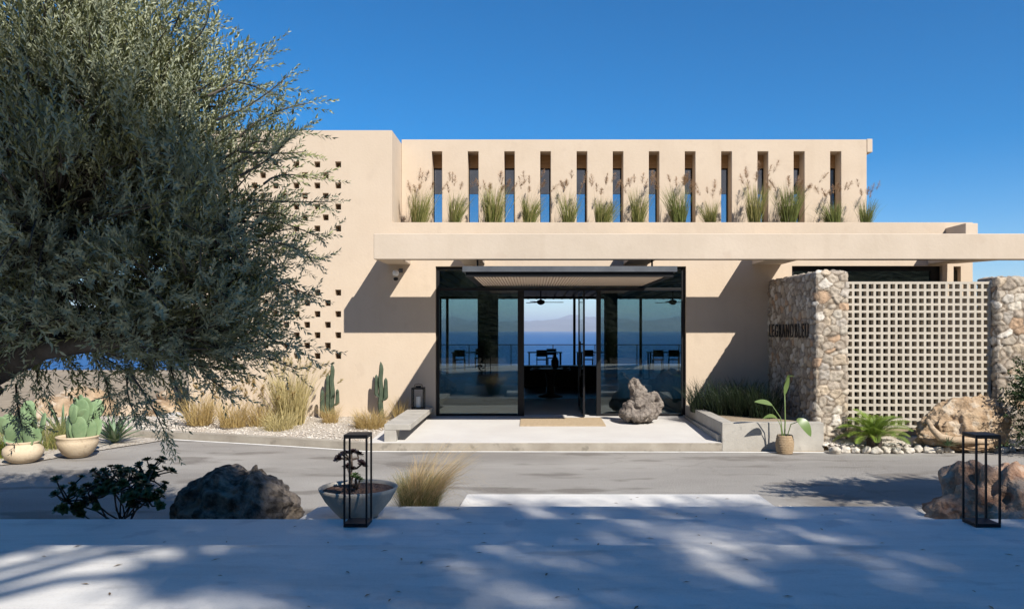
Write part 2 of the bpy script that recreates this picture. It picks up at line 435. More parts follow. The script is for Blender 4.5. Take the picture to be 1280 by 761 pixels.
def tree(name, base, fork, ells, nsub, per, seed, label, cat='tree', lm=None, tmpl=None, size=1.0, trad=0.22, extra=(), bark=None, group=None, keep=None, up=0.25, trunkpts=None):
    rng = np.random.default_rng(seed)
    root = thing(name, base, label, cat, group)
    mb = MB()
    base = np.array(base, float); fork = np.array(fork, float)
    pts = trunkpts or [base, base * 0.66 + fork * 0.34 + rng.normal(0, 0.05, 3), base * 0.33 + fork * 0.67 + rng.normal(0, 0.05, 3), fork]
    mb.tube(pts, [trad * 1.25, trad * 1.0, trad * 0.95, trad * 0.85][:len(pts)], 14)
    P = []; D = []; S = []
    vol = np.array([e[1][0] * e[1][1] * e[1][2] for e in ells]) ** 0.8; vol /= vol.sum()
    limbs = []
    for c, r in ells:
        c = np.array(c); mid = fork * 0.55 + c * 0.45 + rng.normal(0, 0.12, 3) + np.array([0, 0, 0.22])
        mb.tube([fork, mid, c], [trad * 0.6, trad * 0.34, trad * 0.13], 8)
        limbs.append((mid, c))
    for i in range(nsub):
        k = rng.choice(len(ells), p=vol); c, r = np.array(ells[k][0]), np.array(ells[k][1])
        u = rng.normal(0, 1, 3); u /= np.linalg.norm(u)
        q = rng.uniform(0.45, 1.0) ** 0.6
        tip = c + u * r * q
        mid, cc = limbs[k]; st = mid + (cc - mid) * rng.uniform(0.3, 1.0)
        if keep is not None and not keep(tip): continue
        ctl = (st + tip) / 2 + rng.normal(0, 0.12, 3) + np.array([0, 0, 0.12])
        ts = np.linspace(0, 1, 6)[:, None]
        cv = (1 - ts) ** 2 * st + 2 * ts * (1 - ts) * ctl + ts ** 2 * tip
        mb.tube(cv, [0.012, 0.010, 0.008, 0.0065, 0.005, 0.003], 5, cap=False)
        for j in range(per):
            t = rng.uniform(0.35, 1.03); p = (1 - t) ** 2 * st + 2 * t * (1 - t) * ctl + t * t * tip
            d = 2 * (1 - t) * (ctl - st) + 2 * t * (tip - ctl); d /= np.linalg.norm(d) + 1e-9
            d = d * 0.7 + u * 0.35 + rng.normal(0, 0.4, 3) + np.array([0, 0, up(p) if callable(up) else up])
            P.append(p + rng.normal(0, 0.06, 3) * size); D.append(d / np.linalg.norm(d)); S.append(size * rng.uniform(0.75, 1.2))
    for (a, b, n) in extra:                                    # long shoots from a to b
        a, b = np.array(a, float), np.array(b, float); d = b - a; ln = np.linalg.norm(d)
        ctl = (a + b) / 2 + rng.normal(0, 0.06, 3)
        ts = np.linspace(0, 1, 6)[:, None]
        mb.tube((1 - ts) ** 2 * a + 2 * ts * (1 - ts) * ctl + ts ** 2 * b, [0.009, 0.007, 0.006, 0.005, 0.004, 0.003], 5, cap=False)
        for j in range(n):
            t = (j + 0.5) / n; p = (1 - t) ** 2 * a + 2 * t * (1 - t) * ctl + t * t * b
            dd = d / ln + rng.normal(0, 0.42, 3); P.append(p); D.append(dd / np.linalg.norm(dd)); S.append(size * rng.uniform(0.6, 0.95))
    mb.build('trunk', bark or BARK, root, smooth=True)
    if tmpl is None: tmpl = [sprig(rng) for _ in range(5)]
    V, Q = scatter(tmpl, np.array(P), np.array(D), np.array(S), rng)
    finish('crown', npmesh('crown', V, Q), lm or OLIVE, root)
    return root

# ------------------------------------------------------------------ ground, road, terrace
D = 15.2                                                    # distance of the entrance facade
def structure(o): o['kind'] = 'structure'; return o
mb = MB()
gx = [-400, -60, -14, 14, 60, 400]; gy = [-400, -60, -20, 16, 40.0]
mb.add([(-60, -60, -0.004), (60, -60, -0.004), (60, 37, -0.004), (-60, 37, -0.004), (60, 90, -14), (-60, 90, -14), (-60, 400, -58.5), (60, 400, -58.5)],
       [(0, 1, 2, 3), (3, 2, 4, 5), (5, 4, 7, 6)])
structure(mb.build('ground', EARTH))
SEA = mat('sea water', (0.003, 0.05, 0.19), 0.35, (0.005, 0.065, 0.22), 0.004, spec=0.12, bump=0.5, bscale=0.12, bdist=0.6)
structure(MB().add([(-90000, 120, -58), (90000, 120, -58), (90000, 90000, -58), (-90000, 90000, -58)], [(0, 1, 2, 3)]).build('sea', SEA))
# distant shore across the water: two ranges of pale limestone hills
HILLM = mat('pale far hills', (0.15, 0.14, 0.15), 1.0, (0.23, 0.20, 0.19), 0.0004)
rng = np.random.default_rng(3)
for k, (yy, hh, sd) in enumerate(((26000, 700, 1.0), (34000, 1400, 5.0))):
    nx, ny = 220, 14; V = np.zeros((ny, nx, 3)); xs = np.linspace(-60000, 60000, nx)
    for j in range(ny):
        for i in range(nx):
            t = j / (ny - 1); p = Vector((xs[i] / 6000 + sd * 9, t * 1.6 + sd, sd))
            h = hh * (0.25 + 0.75 * abs(noise.fractal(p, 0.9, 2.1, 5))) * math.sin(math.pi * min(t * 1.2, 1) * 0.5)
            V[j, i] = (xs[i], yy + t * 6000, -58 + h * (t > 0))
    q = [(j * nx + i, j * nx + i + 1, (j + 1) * nx + i + 1, (j + 1) * nx + i) for j in range(ny - 1) for i in range(nx - 1)]
    structure(finish('hills', npmesh('hills', V.reshape(-1, 3), q), HILLM, smooth=True))

# wooded slope behind the photographer (only ever seen mirrored in the glass), steepened to cut sky light on the facade
SLOPEM = mat('scrub slope', (0.03, 0.045, 0.02), 1.0, (0.10, 0.10, 0.06), 0.5, bump=1.0, bscale=1.2, bdist=0.5)
nx, ny = 60, 20; V = np.zeros((ny, nx, 3))
for j in range(ny):
    for i in range(nx):
        x = -70 + 140 * i / (nx - 1); y = -17 - 45 * j / (ny - 1)
        V[j, i] = (x, y, max(0.0, (-17 - y)) * 0.72 + 1.6 * noise.fractal(Vector((x * 0.12, y * 0.12, 3)), 1, 2, 4) * min(1, j / 3) - 0.05)
q = [(j * nx + i, (j + 1) * nx + i, (j + 1) * nx + i + 1, j * nx + i + 1) for j in range(ny - 1) for i in range(nx - 1)]
structure(finish('hillside', npmesh('hillside', V.reshape(-1, 3), q), SLOPEM, smooth=True))

# kerb line on the far side of the road
KL = [(-2.62, 12.25), (-3.25, 12.5), (-4.0, 12.78), (-4.8, 13.06), (-5.6, 13.33), (-6.4, 13.6), (-7.1, 13.78), (-7.9, 13.86), (-9.5, 13.9)]
SH = [G(187, 553.5), G(150, 559), G(120, 564), G(85, 570), G(52, 576), G(0, 582), (-9.5, 10.1), (-14, 9.2)]
road = [(14, 5.6), (14, 12.0), (8.4, 12.3), (4.75, 12.4), (4.6, 12.14), (3.02, 12.22)] + [(x, y - 0.02) for x, y in KL[:6]] + SH + [(-14, 5.6)]
structure(MB().add([(x, y, 0.0) for x, y in road], [tuple(range(len(road)))]).build('road', ROADM))
lp = [(4.6, 12.14), (3.02, 12.18)] + KL[:6]
mb = MB()
for (a, b) in zip(lp[:-1], lp[1:]):
    mb.add([(a[0], a[1] - 0.11, 0.004), (a[0], a[1] - 0.03, 0.004), (b[0], b[1] - 0.03, 0.004), (b[0], b[1] - 0.11, 0.004)], [(0, 1, 2, 3)])
structure(mb.build('road_line', PAINT))
# kerb to the left of the landing
mb = MB()
for a, b in zip(KL[:-1], KL[1:]):
    mb.prism([b, a, (a[0] + 0.03, a[1] + 0.17), (b[0] + 0.03, b[1] + 0.17)], -0.05, 0.12)
structure(mb.build('kerb', KERBM))
# gravel bed between kerb and wall
bed = [(x, y + 0.16) for x, y in KL]
n = len(bed)
V = []; R = 10
for i, (x, y) in enumerate(bed):
    for j in range(R):
        t = j / (R - 1); yy = y + (D - y) * t
        V.append((x, yy, 0.10 + 0.12 * t + 0.02 * noise.noise(Vector((x * 2, yy * 2, 0)))))
q = [(i * R + j, i * R + j + 1, (i + 1) * R + j + 1, (i + 1) * R + j) for i in range(n - 1) for j in range(R - 1)]
o = finish('gravel_bed', npmesh('gravel_bed', V, [a[::-1] for a in q]), GRAVM); setp(o, kind='stuff', label='white gravel bed along the foot of the cream wall', cat='gravel')
sho = [(SH[0][0], SH[0][1])] + SH[1:7] + [(-14, 10.0), (-14, 13.8), (-9.5, 13.84), (-7.9, 13.80), (-7.1, 13.72), (-6.4, 13.54)]
o = MB().add([(x, y, 0.012) for x, y in sho], [tuple(range(len(sho)))]).build('gravel_verge', GRAVM); setp(o, kind='stuff', label='pale gravel verge around the two clay pots', cat='gravel')

# small stones scattered on bed and verge, one mass
def pebble_field(name, pts, seed, smin, smax, m, label):
    rng = np.random.default_rng(seed)
    bm = bmesh.new(); bmesh.ops.create_icosphere(bm, subdivisions=1, radius=1.0); tv = np.array([v.co[:] for v in bm.verts]); tq = np.array([[v.index for v in f.verts] for f in bm.faces]); bm.free()
    n = len(pts); s = rng.uniform(smin, smax, (n, 1)) * rng.uniform(0.6, 1.3, (n, 3)); s[:, 2] *= 0.6
    a = rng.uniform(0, 6.28, n); jit = rng.normal(1, 0.12, (n, len(tv), 3))
    W = tv[None] * jit * s[:, None, :]
    x = W[:, :, 0] * np.cos(a)[:, None] - W[:, :, 1] * np.sin(a)[:, None]; y = W[:, :, 0] * np.sin(a)[:, None] + W[:, :, 1] * np.cos(a)[:, None]
    W = np.stack([x, y, W[:, :, 2]], -1) + np.array(pts)[:, None, :]
    q = (tq[None] + (np.arange(n) * len(tv))[:, None, None]).reshape(-1, 3)
    o = finish(name, npmesh(name, W.reshape(-1, 3), q), m); return setp(o, label, 'gravel', kind='stuff')
PEB = mat('limestone chips', (0.36, 0.30, 0.24), 0.9, (0.64, 0.59, 0.52), 3.0, stops=(0.3, 0.6))
rng = np.random.default_rng(11); pts = []
for i in range(2600):
    k = rng.integers(0, len(bed) - 1); t = rng.uniform(); a, b = bed[k], bed[k + 1]
    x = a[0] + (b[0] - a[0]) * t; y0 = a[1] + (b[1] - a[1]) * t; u = rng.uniform() ** 1.5
    pts.append((x, y0 + 0.03 + (D - y0) * u, 0.11 + 0.12 * u))
pebble_field('gravel', pts, 5, 0.008, 0.024, PEB, 'loose white stones scattered over the bed of cacti')

# entrance landing: a gentle ramp up to the glass
PL0, PL1 = -2.62, X(902.5, 12.25)
LZ = 0.215
mb = MB(); mb.prism([(PL0, 12.25), (PL1, 12.25), (PL1, D + 0.12), (PL0, D + 0.12)], -0.05, [0.13, 0.13, LZ, LZ])
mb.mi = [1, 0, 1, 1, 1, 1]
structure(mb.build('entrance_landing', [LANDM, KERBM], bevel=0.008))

# terrace and its broad steps in the foreground
T1, T2, T3, T4 = 8.48, 7.37, 6.39, 5.19
structure(MB().prism([(-0.78, T2 - 0.05), (2.51, T2 - 0.05), (2.5, T1), (-0.72, T1)], -0.05, 0.12).build('lowest_step', STEPM, bevel=0.016))
structure(MB().prism([(-2.14, T3 - 0.05), (3.6, T3 - 0.05), (3.63, T2), (-2.05, T2)], -0.05, 0.24).build('middle_step', STEPM, bevel=0.016))
structure(MB().prism([(-14, T4 - 0.05), (14, T4 - 0.05), (14, T3), (-14, T3)], -0.05, 0.36).build('upper_step', STEPM, bevel=0.016))
structure(MB().prism([(-3.36, T4), (-3.62, 4.55), (-4.3, 3.6), (-4.3, -2.2), (14, -2.2), (14, T4)], -0.05, 0.48).build('terrace', TERRM, bevel=0.012))
structure(MB().prism([(-14, -14), (14, -14), (14, -2.25), (-4.3, -2.25), (-4.3, 3.6), (-3.62, 4.55), (-3.36, T4 - 0.05), (-14, T4 - 0.05)], -0.05, 0.30).build('planting_bed', BEDM))

# ------------------------------------------------------------------ the villa
villa = thing('villa', (0.6, D, 0), 'cream rendered modern villa with glazed entrance and a row of slit windows above', 'building')
BX0, BX1 = X(236, D), X(490, D)
RX = X(1216, D)
ZB, ZP = Z(163, D), Z(278, D)
GX0, GX1, GZ1 = X(544.5, D), X(857.5, D), Z(333, D)
W0, W1, WZ = X(990, D), X(1178, D), Z(332.5, D)
holes = []
def ph(cx, cy): holes.append((X(280 + 0.447 * cx, D), Z(140 + 0.447 * cy, D)))
for r, cy in enumerate((147, 177, 206, 235, 265, 295, 326)):
    for c in range(-1, 7):
        cx = (319 if r % 2 == 0 else 284) - c * 58.5
        if c >= 0 and not (r == 6 and c > 2): ph(cx, cy)
for r, cy in enumerate((505, 534, 565, 595, 624, 653, 682)):
    for c in range(0, 6):
        ph((319 if r % 2 == 0 else 290) - c * 58, cy)
hs = 0.058
xs = [BX0, BX1, RX, GX0, GX1, W0, W1, X(1192, D), X(1201, D)]; zs = [0.0, ZP, ZB, GZ1, WZ, LZ]
for hx, hz in holes: xs += [hx - hs, hx + hs]; zs += [hz - hs, hz + hs]
def solid(x, z):
    if x > BX1 and z > ZP: return False
    if GX0 < x < GX1 and z < GZ1: return False
    if W0 < x < W1 and z < WZ: return False
    if X(1192, D) < x < X(1201, D) and z < WZ - 0.08: return False
    for hx, hz in holes:
        if abs(x - hx) < hs and abs(z - hz) < hs: return False
    return True
grid_wall(xs, zs, solid, D, D + 0.26).build('facade_wall', PLASTER, villa, bevel=0.012)
# backing behind the perforations, side return and roof of the left block
box('inner_wall', PLASTER, BX0 + 0.002, BX1 - 0.3, D + 0.262, D + 0.4, 0.0, ZB - 0.3, villa)
UY = 16.29
box('side_wall', PLASTER, BX1 - 0.26, BX1, D + 0.262, UY + 3.2, ZP - 0.3, ZB, villa)
box('end_wall', PLASTER, BX0, BX0 + 0.26, D + 0.262, UY + 5, 0, ZB, villa)
box('block_roof', PLASTER, BX0 + 0.262, BX1 - 0.262, D + 0.262, UY + 5, ZB - 0.35, ZB - 0.25, villa)
# upper wall with twelve slits
UT = Z(174.5, UY)
UX1 = X(1083.5, UY)
slits = [(539.6, 552.5), (584.5, 598), (630.2, 643.2), (675.2, 688.4), (720.7, 733.9), (765.9, 779), (811, 824), (856, 869.2), (901.5, 914.7), (946.9, 960.2), (992.1, 1005.6), (1037.8, 1051.4)]
SZ1 = Z(189.5, UY)
xs = [BX1 + 0.002, UX1]; zs = [ZP - 0.5, UT, SZ1]
for a, b in slits: xs += [X(a, UY), X(b, UY)]
def solid2(x, z):
    return not (z < SZ1 and any(X(a, UY) < x < X(b, UY) for a, b in slits))
grid_wall(xs, zs, solid2, UY, UY + 0.34).build('upper_wall', PLASTER, villa, bevel=0.01)
box('upper_wall_cap', PLASTER, UX1 + 0.002, X(1090.5, UY), UY - 0.01, UY + 0.5, Z(190.5, UY), UT + 0.012, villa, bevel=0.01)
box('upper_side_wall', PLASTER, UX1 - 0.24, UX1 - 0.003, UY + 0.342, UY + 3.4, ZP - 0.5, UT - 0.05, villa)
HZ = Z(210.5, UY + 0.34)
for i, (a, b) in enumerate(slits):
    x0, x1 = X(a, UY) - 0.03, X(b, UY) + 0.03
    w = MB().box(x0, x1, UY + 0.343, UY + 0.40, HZ, SZ1 + 0.06).build('window', LINTEL, villa)
    fr = MB().box(x0, x0 + 0.045, UY + 0.345, UY + 0.39, ZP - 0.5, HZ - 0.002).box(x1 - 0.055, x1, UY + 0.345, UY + 0.39, ZP - 0.5, HZ - 0.002).box(x0 + 0.046, x1 - 0.056, UY + 0.345, UY + 0.39, HZ - 0.03, HZ - 0.003).build('frame', BLACK, w)
    fr.matrix_parent_inverse = Matrix.Identity(4)
    MB().box(x0 + 0.046, x1 - 0.056, UY + 0.362, UY + 0.37, ZP - 0.5, HZ - 0.031).build('pane', DPANE, w)
box('shade_panel', SHADEGREY, BX1 + 0.01, UX1 - 0.25, UY + 3.25, UY + 3.3, Z(243, UY + 3.3), UT + 0.35, villa)  # added panel, painted dark so the upper slit glass shows a shaded ceiling tone
box('ledge_floor', EARTH, BX1 + 0.003, RX - 0.3, D + 0.262, UY - 0.002, ZP - 0.42, ZP - 0.20, villa)
box('terrace_roof', CONC, BX1 + 0.003, RX - 0.02, UY + 0.35, UY + 4.0, ZP - 0.6, ZP - 0.42, villa)

# free-standing beam in front of the facade with its brackets
BY = 13.92; BT = 0.25
bz0, bz1 = Z(324, BY), Z(292, BY)
bx0 = X(467, BY)
box('beam', BEAMPL, bx0, 12.5, BY, BY + BT, bz0, bz1, villa, bevel=0.012)
for k, (a, b) in enumerate(((bx0 + 0.003, bx0 + 0.47), (X(577, 14.7), X(604, 14.7)), (X(783, 14.7), X(815, 14.7)), (X(960, 14.15), X(1000, 14.15)), (X(1200, 14.2), X(1216, 14.2)))):
    box('bracket', BEAMPL, a, b, BY + BT - 0.02, D + 0.01, bz0 + 0.012, bz1 - 0.05 if k < 4 else bz1 - 0.02, villa, bevel=0.01)
box('roof_stub', BEAMPL, X(1207, 14.5), X(1222.5, 14.5), 14.5, D + 0.3, bz1 - 0.03, Z(279, 14.5), villa, bevel=0.01)
MB().prism([(X(1204, BY), BY + BT - 0.01), (X(1278, BY), BY + BT - 0.01), (X(1216, BY) + 0.3, D - 0.1), (X(1204, BY), D - 0.02)], bz0 + 0.02, bz1 - 0.06).build('roof_slab', BEAMPL, villa)

# entrance canopy
CY = 12.3
cx0, cx1 = X(578, CY), X(846.5, CY)
can = MB().box(cx0, cx1, CY, CY + 0.06, Z(339.5, CY), Z(332.6, CY)).box(cx0, cx0 + 0.06, CY + 0.061, D - 0.02, Z(339.5, CY), Z(332.6, CY)).box(cx1 - 0.06, cx1, CY + 0.061, D - 0.02, Z(339.5, CY), Z(332.6, CY)).box(cx0 + 0.061, cx1 - 0.061, CY + 0.061, D - 0.02, Z(337, CY), Z(333.4, CY)).build('canopy', DSTEEL, villa)
can_z = Z(345.5, CY)
MB().box(cx0 + 0.05, cx1 - 0.05, CY + 0.05, CY + 0.14, can_z, Z(339.5, CY) - 0.002).box(cx0 + 0.05, cx0 + 0.14, CY + 0.141, D - 0.02, can_z, Z(339.5, CY) - 0.002).box(cx1 - 0.14, cx1 - 0.05, CY + 0.141, D - 0.02, can_z, Z(339.5, CY) - 0.002).build('canopy_frame', BLACK, can)
mb = MB(); nsl = 62
mb.box(cx0 + 0.142, cx1 - 0.142, CY + 0.142, D - 0.02, can_z + 0.045, can_z + 0.06)
for i in range(nsl):
    x = cx0 + 0.15 + (cx1 - cx0 - 0.3) * (i + 0.2) / nsl
    mb.box(x, x + 0.030, CY + 0.145, D - 0.03, can_z + 0.012, can_z + 0.044)
mb.build('soffit', SLAT, can)
for px in (597, 815):
    x = X(px, 14.05); MB().tube([(x, 14.05, Z(333, CY) - 0.02), (x, 14.05, bz0 + 0.03)], 0.018, 8).build('rod', BLACK, can)

# entrance glazing
GY = D + 0.07
gl = MB()
def fr(x0, x1, z0, z1, d=0.07): gl.box(x0, x1, GY, GY + d, z0, z1)
mL0, mL1, mR0, mR1 = X(647, D), X(655, D), X(746, D), X(751.5, D)
TZ0, TZ1 = Z(363, D), Z(359.5, D)
fr(GX0 + 0.002, GX0 + 0.065, LZ, GZ1 - 0.002); fr(GX1 - 0.075, GX1 - 0.002, LZ, GZ1 - 0.002)
fr(GX0 + 0.067, GX1 - 0.077, GZ1 - 0.05, GZ1 - 0.002)
fr(GX0 + 0.067, GX1 - 0.077, TZ0, TZ1)
fr(mL0, mL1, LZ, TZ0 - 0.002, 0.1); fr(mR0, mR1, LZ, TZ0 - 0.002, 0.1)
fr(GX0 + 0.067, mL0 - 0.002, LZ + 0.002, LZ + 0.05); fr(mR1 + 0.002, GX1 - 0.077, LZ + 0.002, LZ + 0.05)
g = gl.build('entrance_glazing', BLACK, villa, bevel=0.004)
for (x0, x1, z0, z1) in ((GX0 + 0.066, mL0 - 0.001, LZ + 0.051, TZ0 - 0.001), (mR1 + 0.001, GX1 - 0.076, LZ + 0.051, TZ0 - 0.001), (GX0 + 0.066, GX1 - 0.076, TZ1 + 0.001, GZ1 - 0.051)):
    box('pane', PANE, x0, x1, GY + 0.03, GY + 0.04, z0, z1, g)
# pivot door standing open, edge on
def leafdoor(x, y0, y1, z0, z1, tk=0.035):
    d = MB().box(x, x + tk, y0, y0 + 0.05, z0, z1).box(x, x + tk, y1 - 0.05, y1, z0, z1).box(x, x + tk, y0 + 0.051, y1 - 0.051, z0, z0 + 0.05).box(x, x + tk, y0 + 0.051, y1 - 0.051, z1 - 0.05, z1).build('door', BLACK, villa)
    box('door_pane', CLEAR, x + 0.014, x + 0.021, y0 + 0.051, y1 - 0.051, z0 + 0.051, z1 - 0.051, d)
    MB().tube([(x - 0.05, y0 + 0.1, 1.0), (x - 0.05, y0 + 0.1, 1.7)], 0.014, 8).tube([(x - 0.05, y0 + 0.1, 1.05), (x + 0.01, y0 + 0.1, 1.05)], 0.01, 6).tube([(x - 0.05, y0 + 0.1, 1.65), (x + 0.01, y0 + 0.1, 1.65)], 0.01, 6).build('handle', BLACK, d)
leafdoor(X(729, 15.0), 15.02, 16.6, LZ + 0.012, TZ0 - 0.01)

# window to the right behind the stone wall
w = MB().box(W0 + 0.002, W0 + 0.07, D + 0.1, D + 0.17, 0.1, WZ - 0.002).box(W1 - 0.18, W1 - 0.002, D + 0.1, D + 0.17, 0.1, WZ - 0.002).box(W0 + 0.071, W1 - 0.181, D + 0.1, D + 0.17, WZ - 0.09, WZ - 0.002).build('side_window', BLACK, villa)
box('pane', PANE, W0 + 0.071, W1 - 0.181, D + 0.13, D + 0.14, 0.1, WZ - 0.091, w)
box('narrow_pane', PANE, X(1192, D), X(1201, D), D + 0.12, D + 0.13, 0.1, WZ - 0.081, w)

# interior
IB = 30.0
CE = 3.28
box('entrance_floor', LANDM, -7.5, 9.5, D + 0.262, 19.2, -0.003, LZ - 0.004, villa)
box('lobby_floor', DARKFLOOR, -7.5, 9.5, 19.201, 37.0, -0.003, LZ - 0.004, villa)
box('ceiling', DARKWOOD, BX0 + 0.27, RX - 0.05, D + 0.27, 33.0, CE, ZP - 0.62, villa)
mb = MB()
for i in range(40): mb.box(-5.6 + i * 0.36, -5.52 + i * 0.36, D + 0.35, 32.9, CE - 0.05, CE - 0.001)
mb.build('ceiling_battens', DARKWOOD, villa)
box('lobby_wall', INWALL, -5.5, -5.3, D + 0.262, 26.0, LZ, CE - 0.06, villa)
box('lobby_wall', INWALL, 5.0, 5.2, D + 0.262, 17.9, LZ, CE - 0.06, villa)
box('end_wall', PLASTER, RX - 0.26, RX - 0.003, D + 0.262, 33.0, 0, ZP - 0.62, villa)
box('office_wall', INWALL, 5.21, RX - 0.27, 18.0, 18.2, LZ, CE - 0.06, villa)
for px0, px1, yy in ((597, 622, 28.0), (757, 772, 27.0)):
    box('pillar', DARKSTONE, X(px0, yy), X(px1, yy), yy, yy + 0.6, LZ, CE - 0.06, villa, bevel=0.01)
bg = MB()
for px in (550, 559, 612, 718, 801, 866):
    bg.box(X(px, IB) - 0.05, X(px, IB) + 0.05, IB, IB + 0.08, LZ, CE - 0.06)
bg.box(-5.3, 9.5, IB - 0.001, IB + 0.07, CE - 0.15, CE - 0.055)
bg.build('sea_front_frame', BLACK, villa)
box('counter', DARKWOOD, X(655, 24), X(745, 24), 23.2, 23.9, LZ, LZ + 0.62, villa)
# railing at the sea edge of the rear terrace
rl = thing('railing', (1.0, 36.6, LZ), 'thin black terrace railing in front of the sea, seen through the entrance glass', 'railing')
mb = MB().box(-9, 11, 36.58, 36.62, LZ + 0.98, LZ + 1.02)
for i in range(11): mb.box(-9 + 2 * i - 0.02, -9 + 2 * i + 0.02, 36.58, 36.62, LZ, LZ + 0.978)
mb.build('handrail', BLACK, rl)
box('railing_glass', CLEAR, -9, 11, 36.596, 36.604, LZ + 0.08, LZ + 0.96, rl)

# ------------------------------------------------------------------ furniture seen through the glass
def table(x, y, label):
    t = thing('dining_table', (x, y, LZ), label, 'table', 'dining tables on the sea terrace')
    MB().box(x - 0.75, x + 0.75, y - 0.4, y + 0.4, LZ + 0.71, LZ + 0.75).build('tabletop', DARKWOOD, t, bevel=0.005)
    for sx in (-1, 1):
        for sy in (-1, 1):
            MB().box(x + sx * 0.68 - 0.03, x + sx * 0.68 + 0.03, y + sy * 0.33 - 0.03, y + sy * 0.33 + 0.03, LZ, LZ + 0.709).build('leg', DARKWOOD, t)
    return t
def chair(x, y, rz, label):
    t = thing('dining_chair', (0, 0, 0), label, 'chair', 'chairs on the sea terrace')
    MB().box(-0.23, 0.23, -0.22, 0.22, 0.43, 0.47).build('seat', DARKWOOD, t, bevel=0.008)
    MB().box(-0.22, 0.22, 0.19, 0.22, 0.58, 0.86).build('backrest', DARKWOOD, t, bevel=0.008)
    for sx in (-1, 1):
        MB().box(sx * 0.2 - 0.018, sx * 0.2 + 0.018, -0.21, -0.17, 0, 0.429).build('leg', DARKWOOD, t)
        MB().box(sx * 0.2 - 0.018, sx * 0.2 + 0.018, 0.15, 0.189, 0, 0.86).build('leg', DARKWOOD, t)
        MB().box(sx * 0.24 - 0.02, sx * 0.24 + 0.02, -0.2, 0.149, 0.62, 0.65).build('armrest', DARKWOOD, t)
    t.location = (x, y, LZ); t.rotation_euler = (0, 0, rz)
    return t
t0 = table(X(587, 33.5), 33.5, 'dark dining table leftmost on the terrace, seen through the left glass pane')
tl = [(X(681, 33.5), 'dark dining table in the middle of the open doorway'), (X(742, 33.5), 'dark dining table behind the open door leaf'), (X(831, 33.5), 'dark dining table rightmost on the terrace, behind the right pane')]
for x, lb in tl: dup(t0, (x, 33.5, LZ), 0, lb)
c0 = chair(X(677, 32.6), 32.6, math.pi, 'dark armchair with its back to the entrance, centred in the doorway')
for px, yy, rz, lb in ((690, 34.4, 0.1, 'dark armchair on the far side of the middle terrace table'), (575, 32.6, math.pi, 'dark armchair at near side of the left terrace table'), (600, 34.4, 0, 'dark armchair at far side of the left terrace table'),
                   (735, 32.7, math.pi, 'dark armchair near the open door leaf'), (822, 32.6, math.pi, 'dark armchair left of two at the right terrace table'), (842, 32.6, 3.0, 'dark armchair right of two at the right terrace table')):
    dup(c0, (X(px, yy), yy, LZ), rz, lb)
def fan(px, yy, label):
    x = X(px, yy); z = Z(378.5, yy)
    t = thing('ceiling_fan', (x, yy, z), label, 'ceiling fan', 'ceiling fans over the terrace')
    MB().tube([(x, yy, z), (x, yy, CE - 0.05)], 0.02, 8).build('rod', BLACK, t)
    MB().lathe([(0.02, 0.1), (0.11, 0.06), (0.12, 0.0), (0.05, -0.05), (0.001, -0.06)], (x, yy, z), 20).build('motor', BLACK, t, smooth=True)
    for k in range(3):
        a = k * 2.094 + 0.12; c, s = math.cos(a), math.sin(a)
        pts = [(0.08, -0.03), (0.62, -0.075), (0.66, 0.0), (0.62, 0.075), (0.08, 0.03)]
        MB().prism([(x + u * c - v * s, yy + u * s + v * c) for u, v in pts], z + 0.01, z + 0.025).build('blade', BLACK, t)
    return t
fan(676, 22, 'black three blade ceiling fan above the doorway'); fan(841, 22, 'black three blade ceiling fan behind the right pane')
px_, py_ = X(688, 19.8), 19.8
pt = thing('pedestal_table', (px_, py_, LZ), 'round dark pedestal table in the middle of the lobby', 'table')
MB().lathe([(0.001, 0.66), (0.5, 0.66), (0.52, 0.68), (0.52, 0.71), (0.5, 0.72), (0.001, 0.72)], (px_, py_, LZ), 40).build('tabletop', DARKWOOD, pt)
MB().lathe([(0.32, 0.0), (0.32, 0.03), (0.12, 0.08), (0.09, 0.3), (0.13, 0.58), (0.2, 0.66)], (px_, py_, LZ), 28, cap=True).build('pedestal', DARKWOOD, pt, smooth=True)
o = MB().lathe([(0.001, 0), (0.06, 0), (0.10, 0.1), (0.10, 0.2), (0.04, 0.3), (0.035, 0.4), (0.05, 0.42)], (px_ + 0.12, py_ + 0.05, LZ + 0.72), 24).build('vase', DARKSTONE, None, (px_ + 0.12, py_ + 0.05, LZ + 0.72), smooth=True)
setp(o, 'dark bottle shaped vase on the pedestal table', 'vase')
DISH = mat('pale dish', (0.6, 0.58, 0.55), 0.4)
for k, (dx, lb) in enumerate(((-0.36, 'pale shallow dish on left side of the pedestal table'), (0.38, 'pale shallow dish on right side of the pedestal table'))):
    c = (px_ + dx, py_ - 0.12, LZ + 0.721)
    setp(MB().lathe([(0.001, 0.004), (0.05, 0.004), (0.11, 0.03), (0.115, 0.034), (0.05, 0.0), (0.001, 0.0)], c, 24).build('dish', DISH, None, c), lb, 'dish')

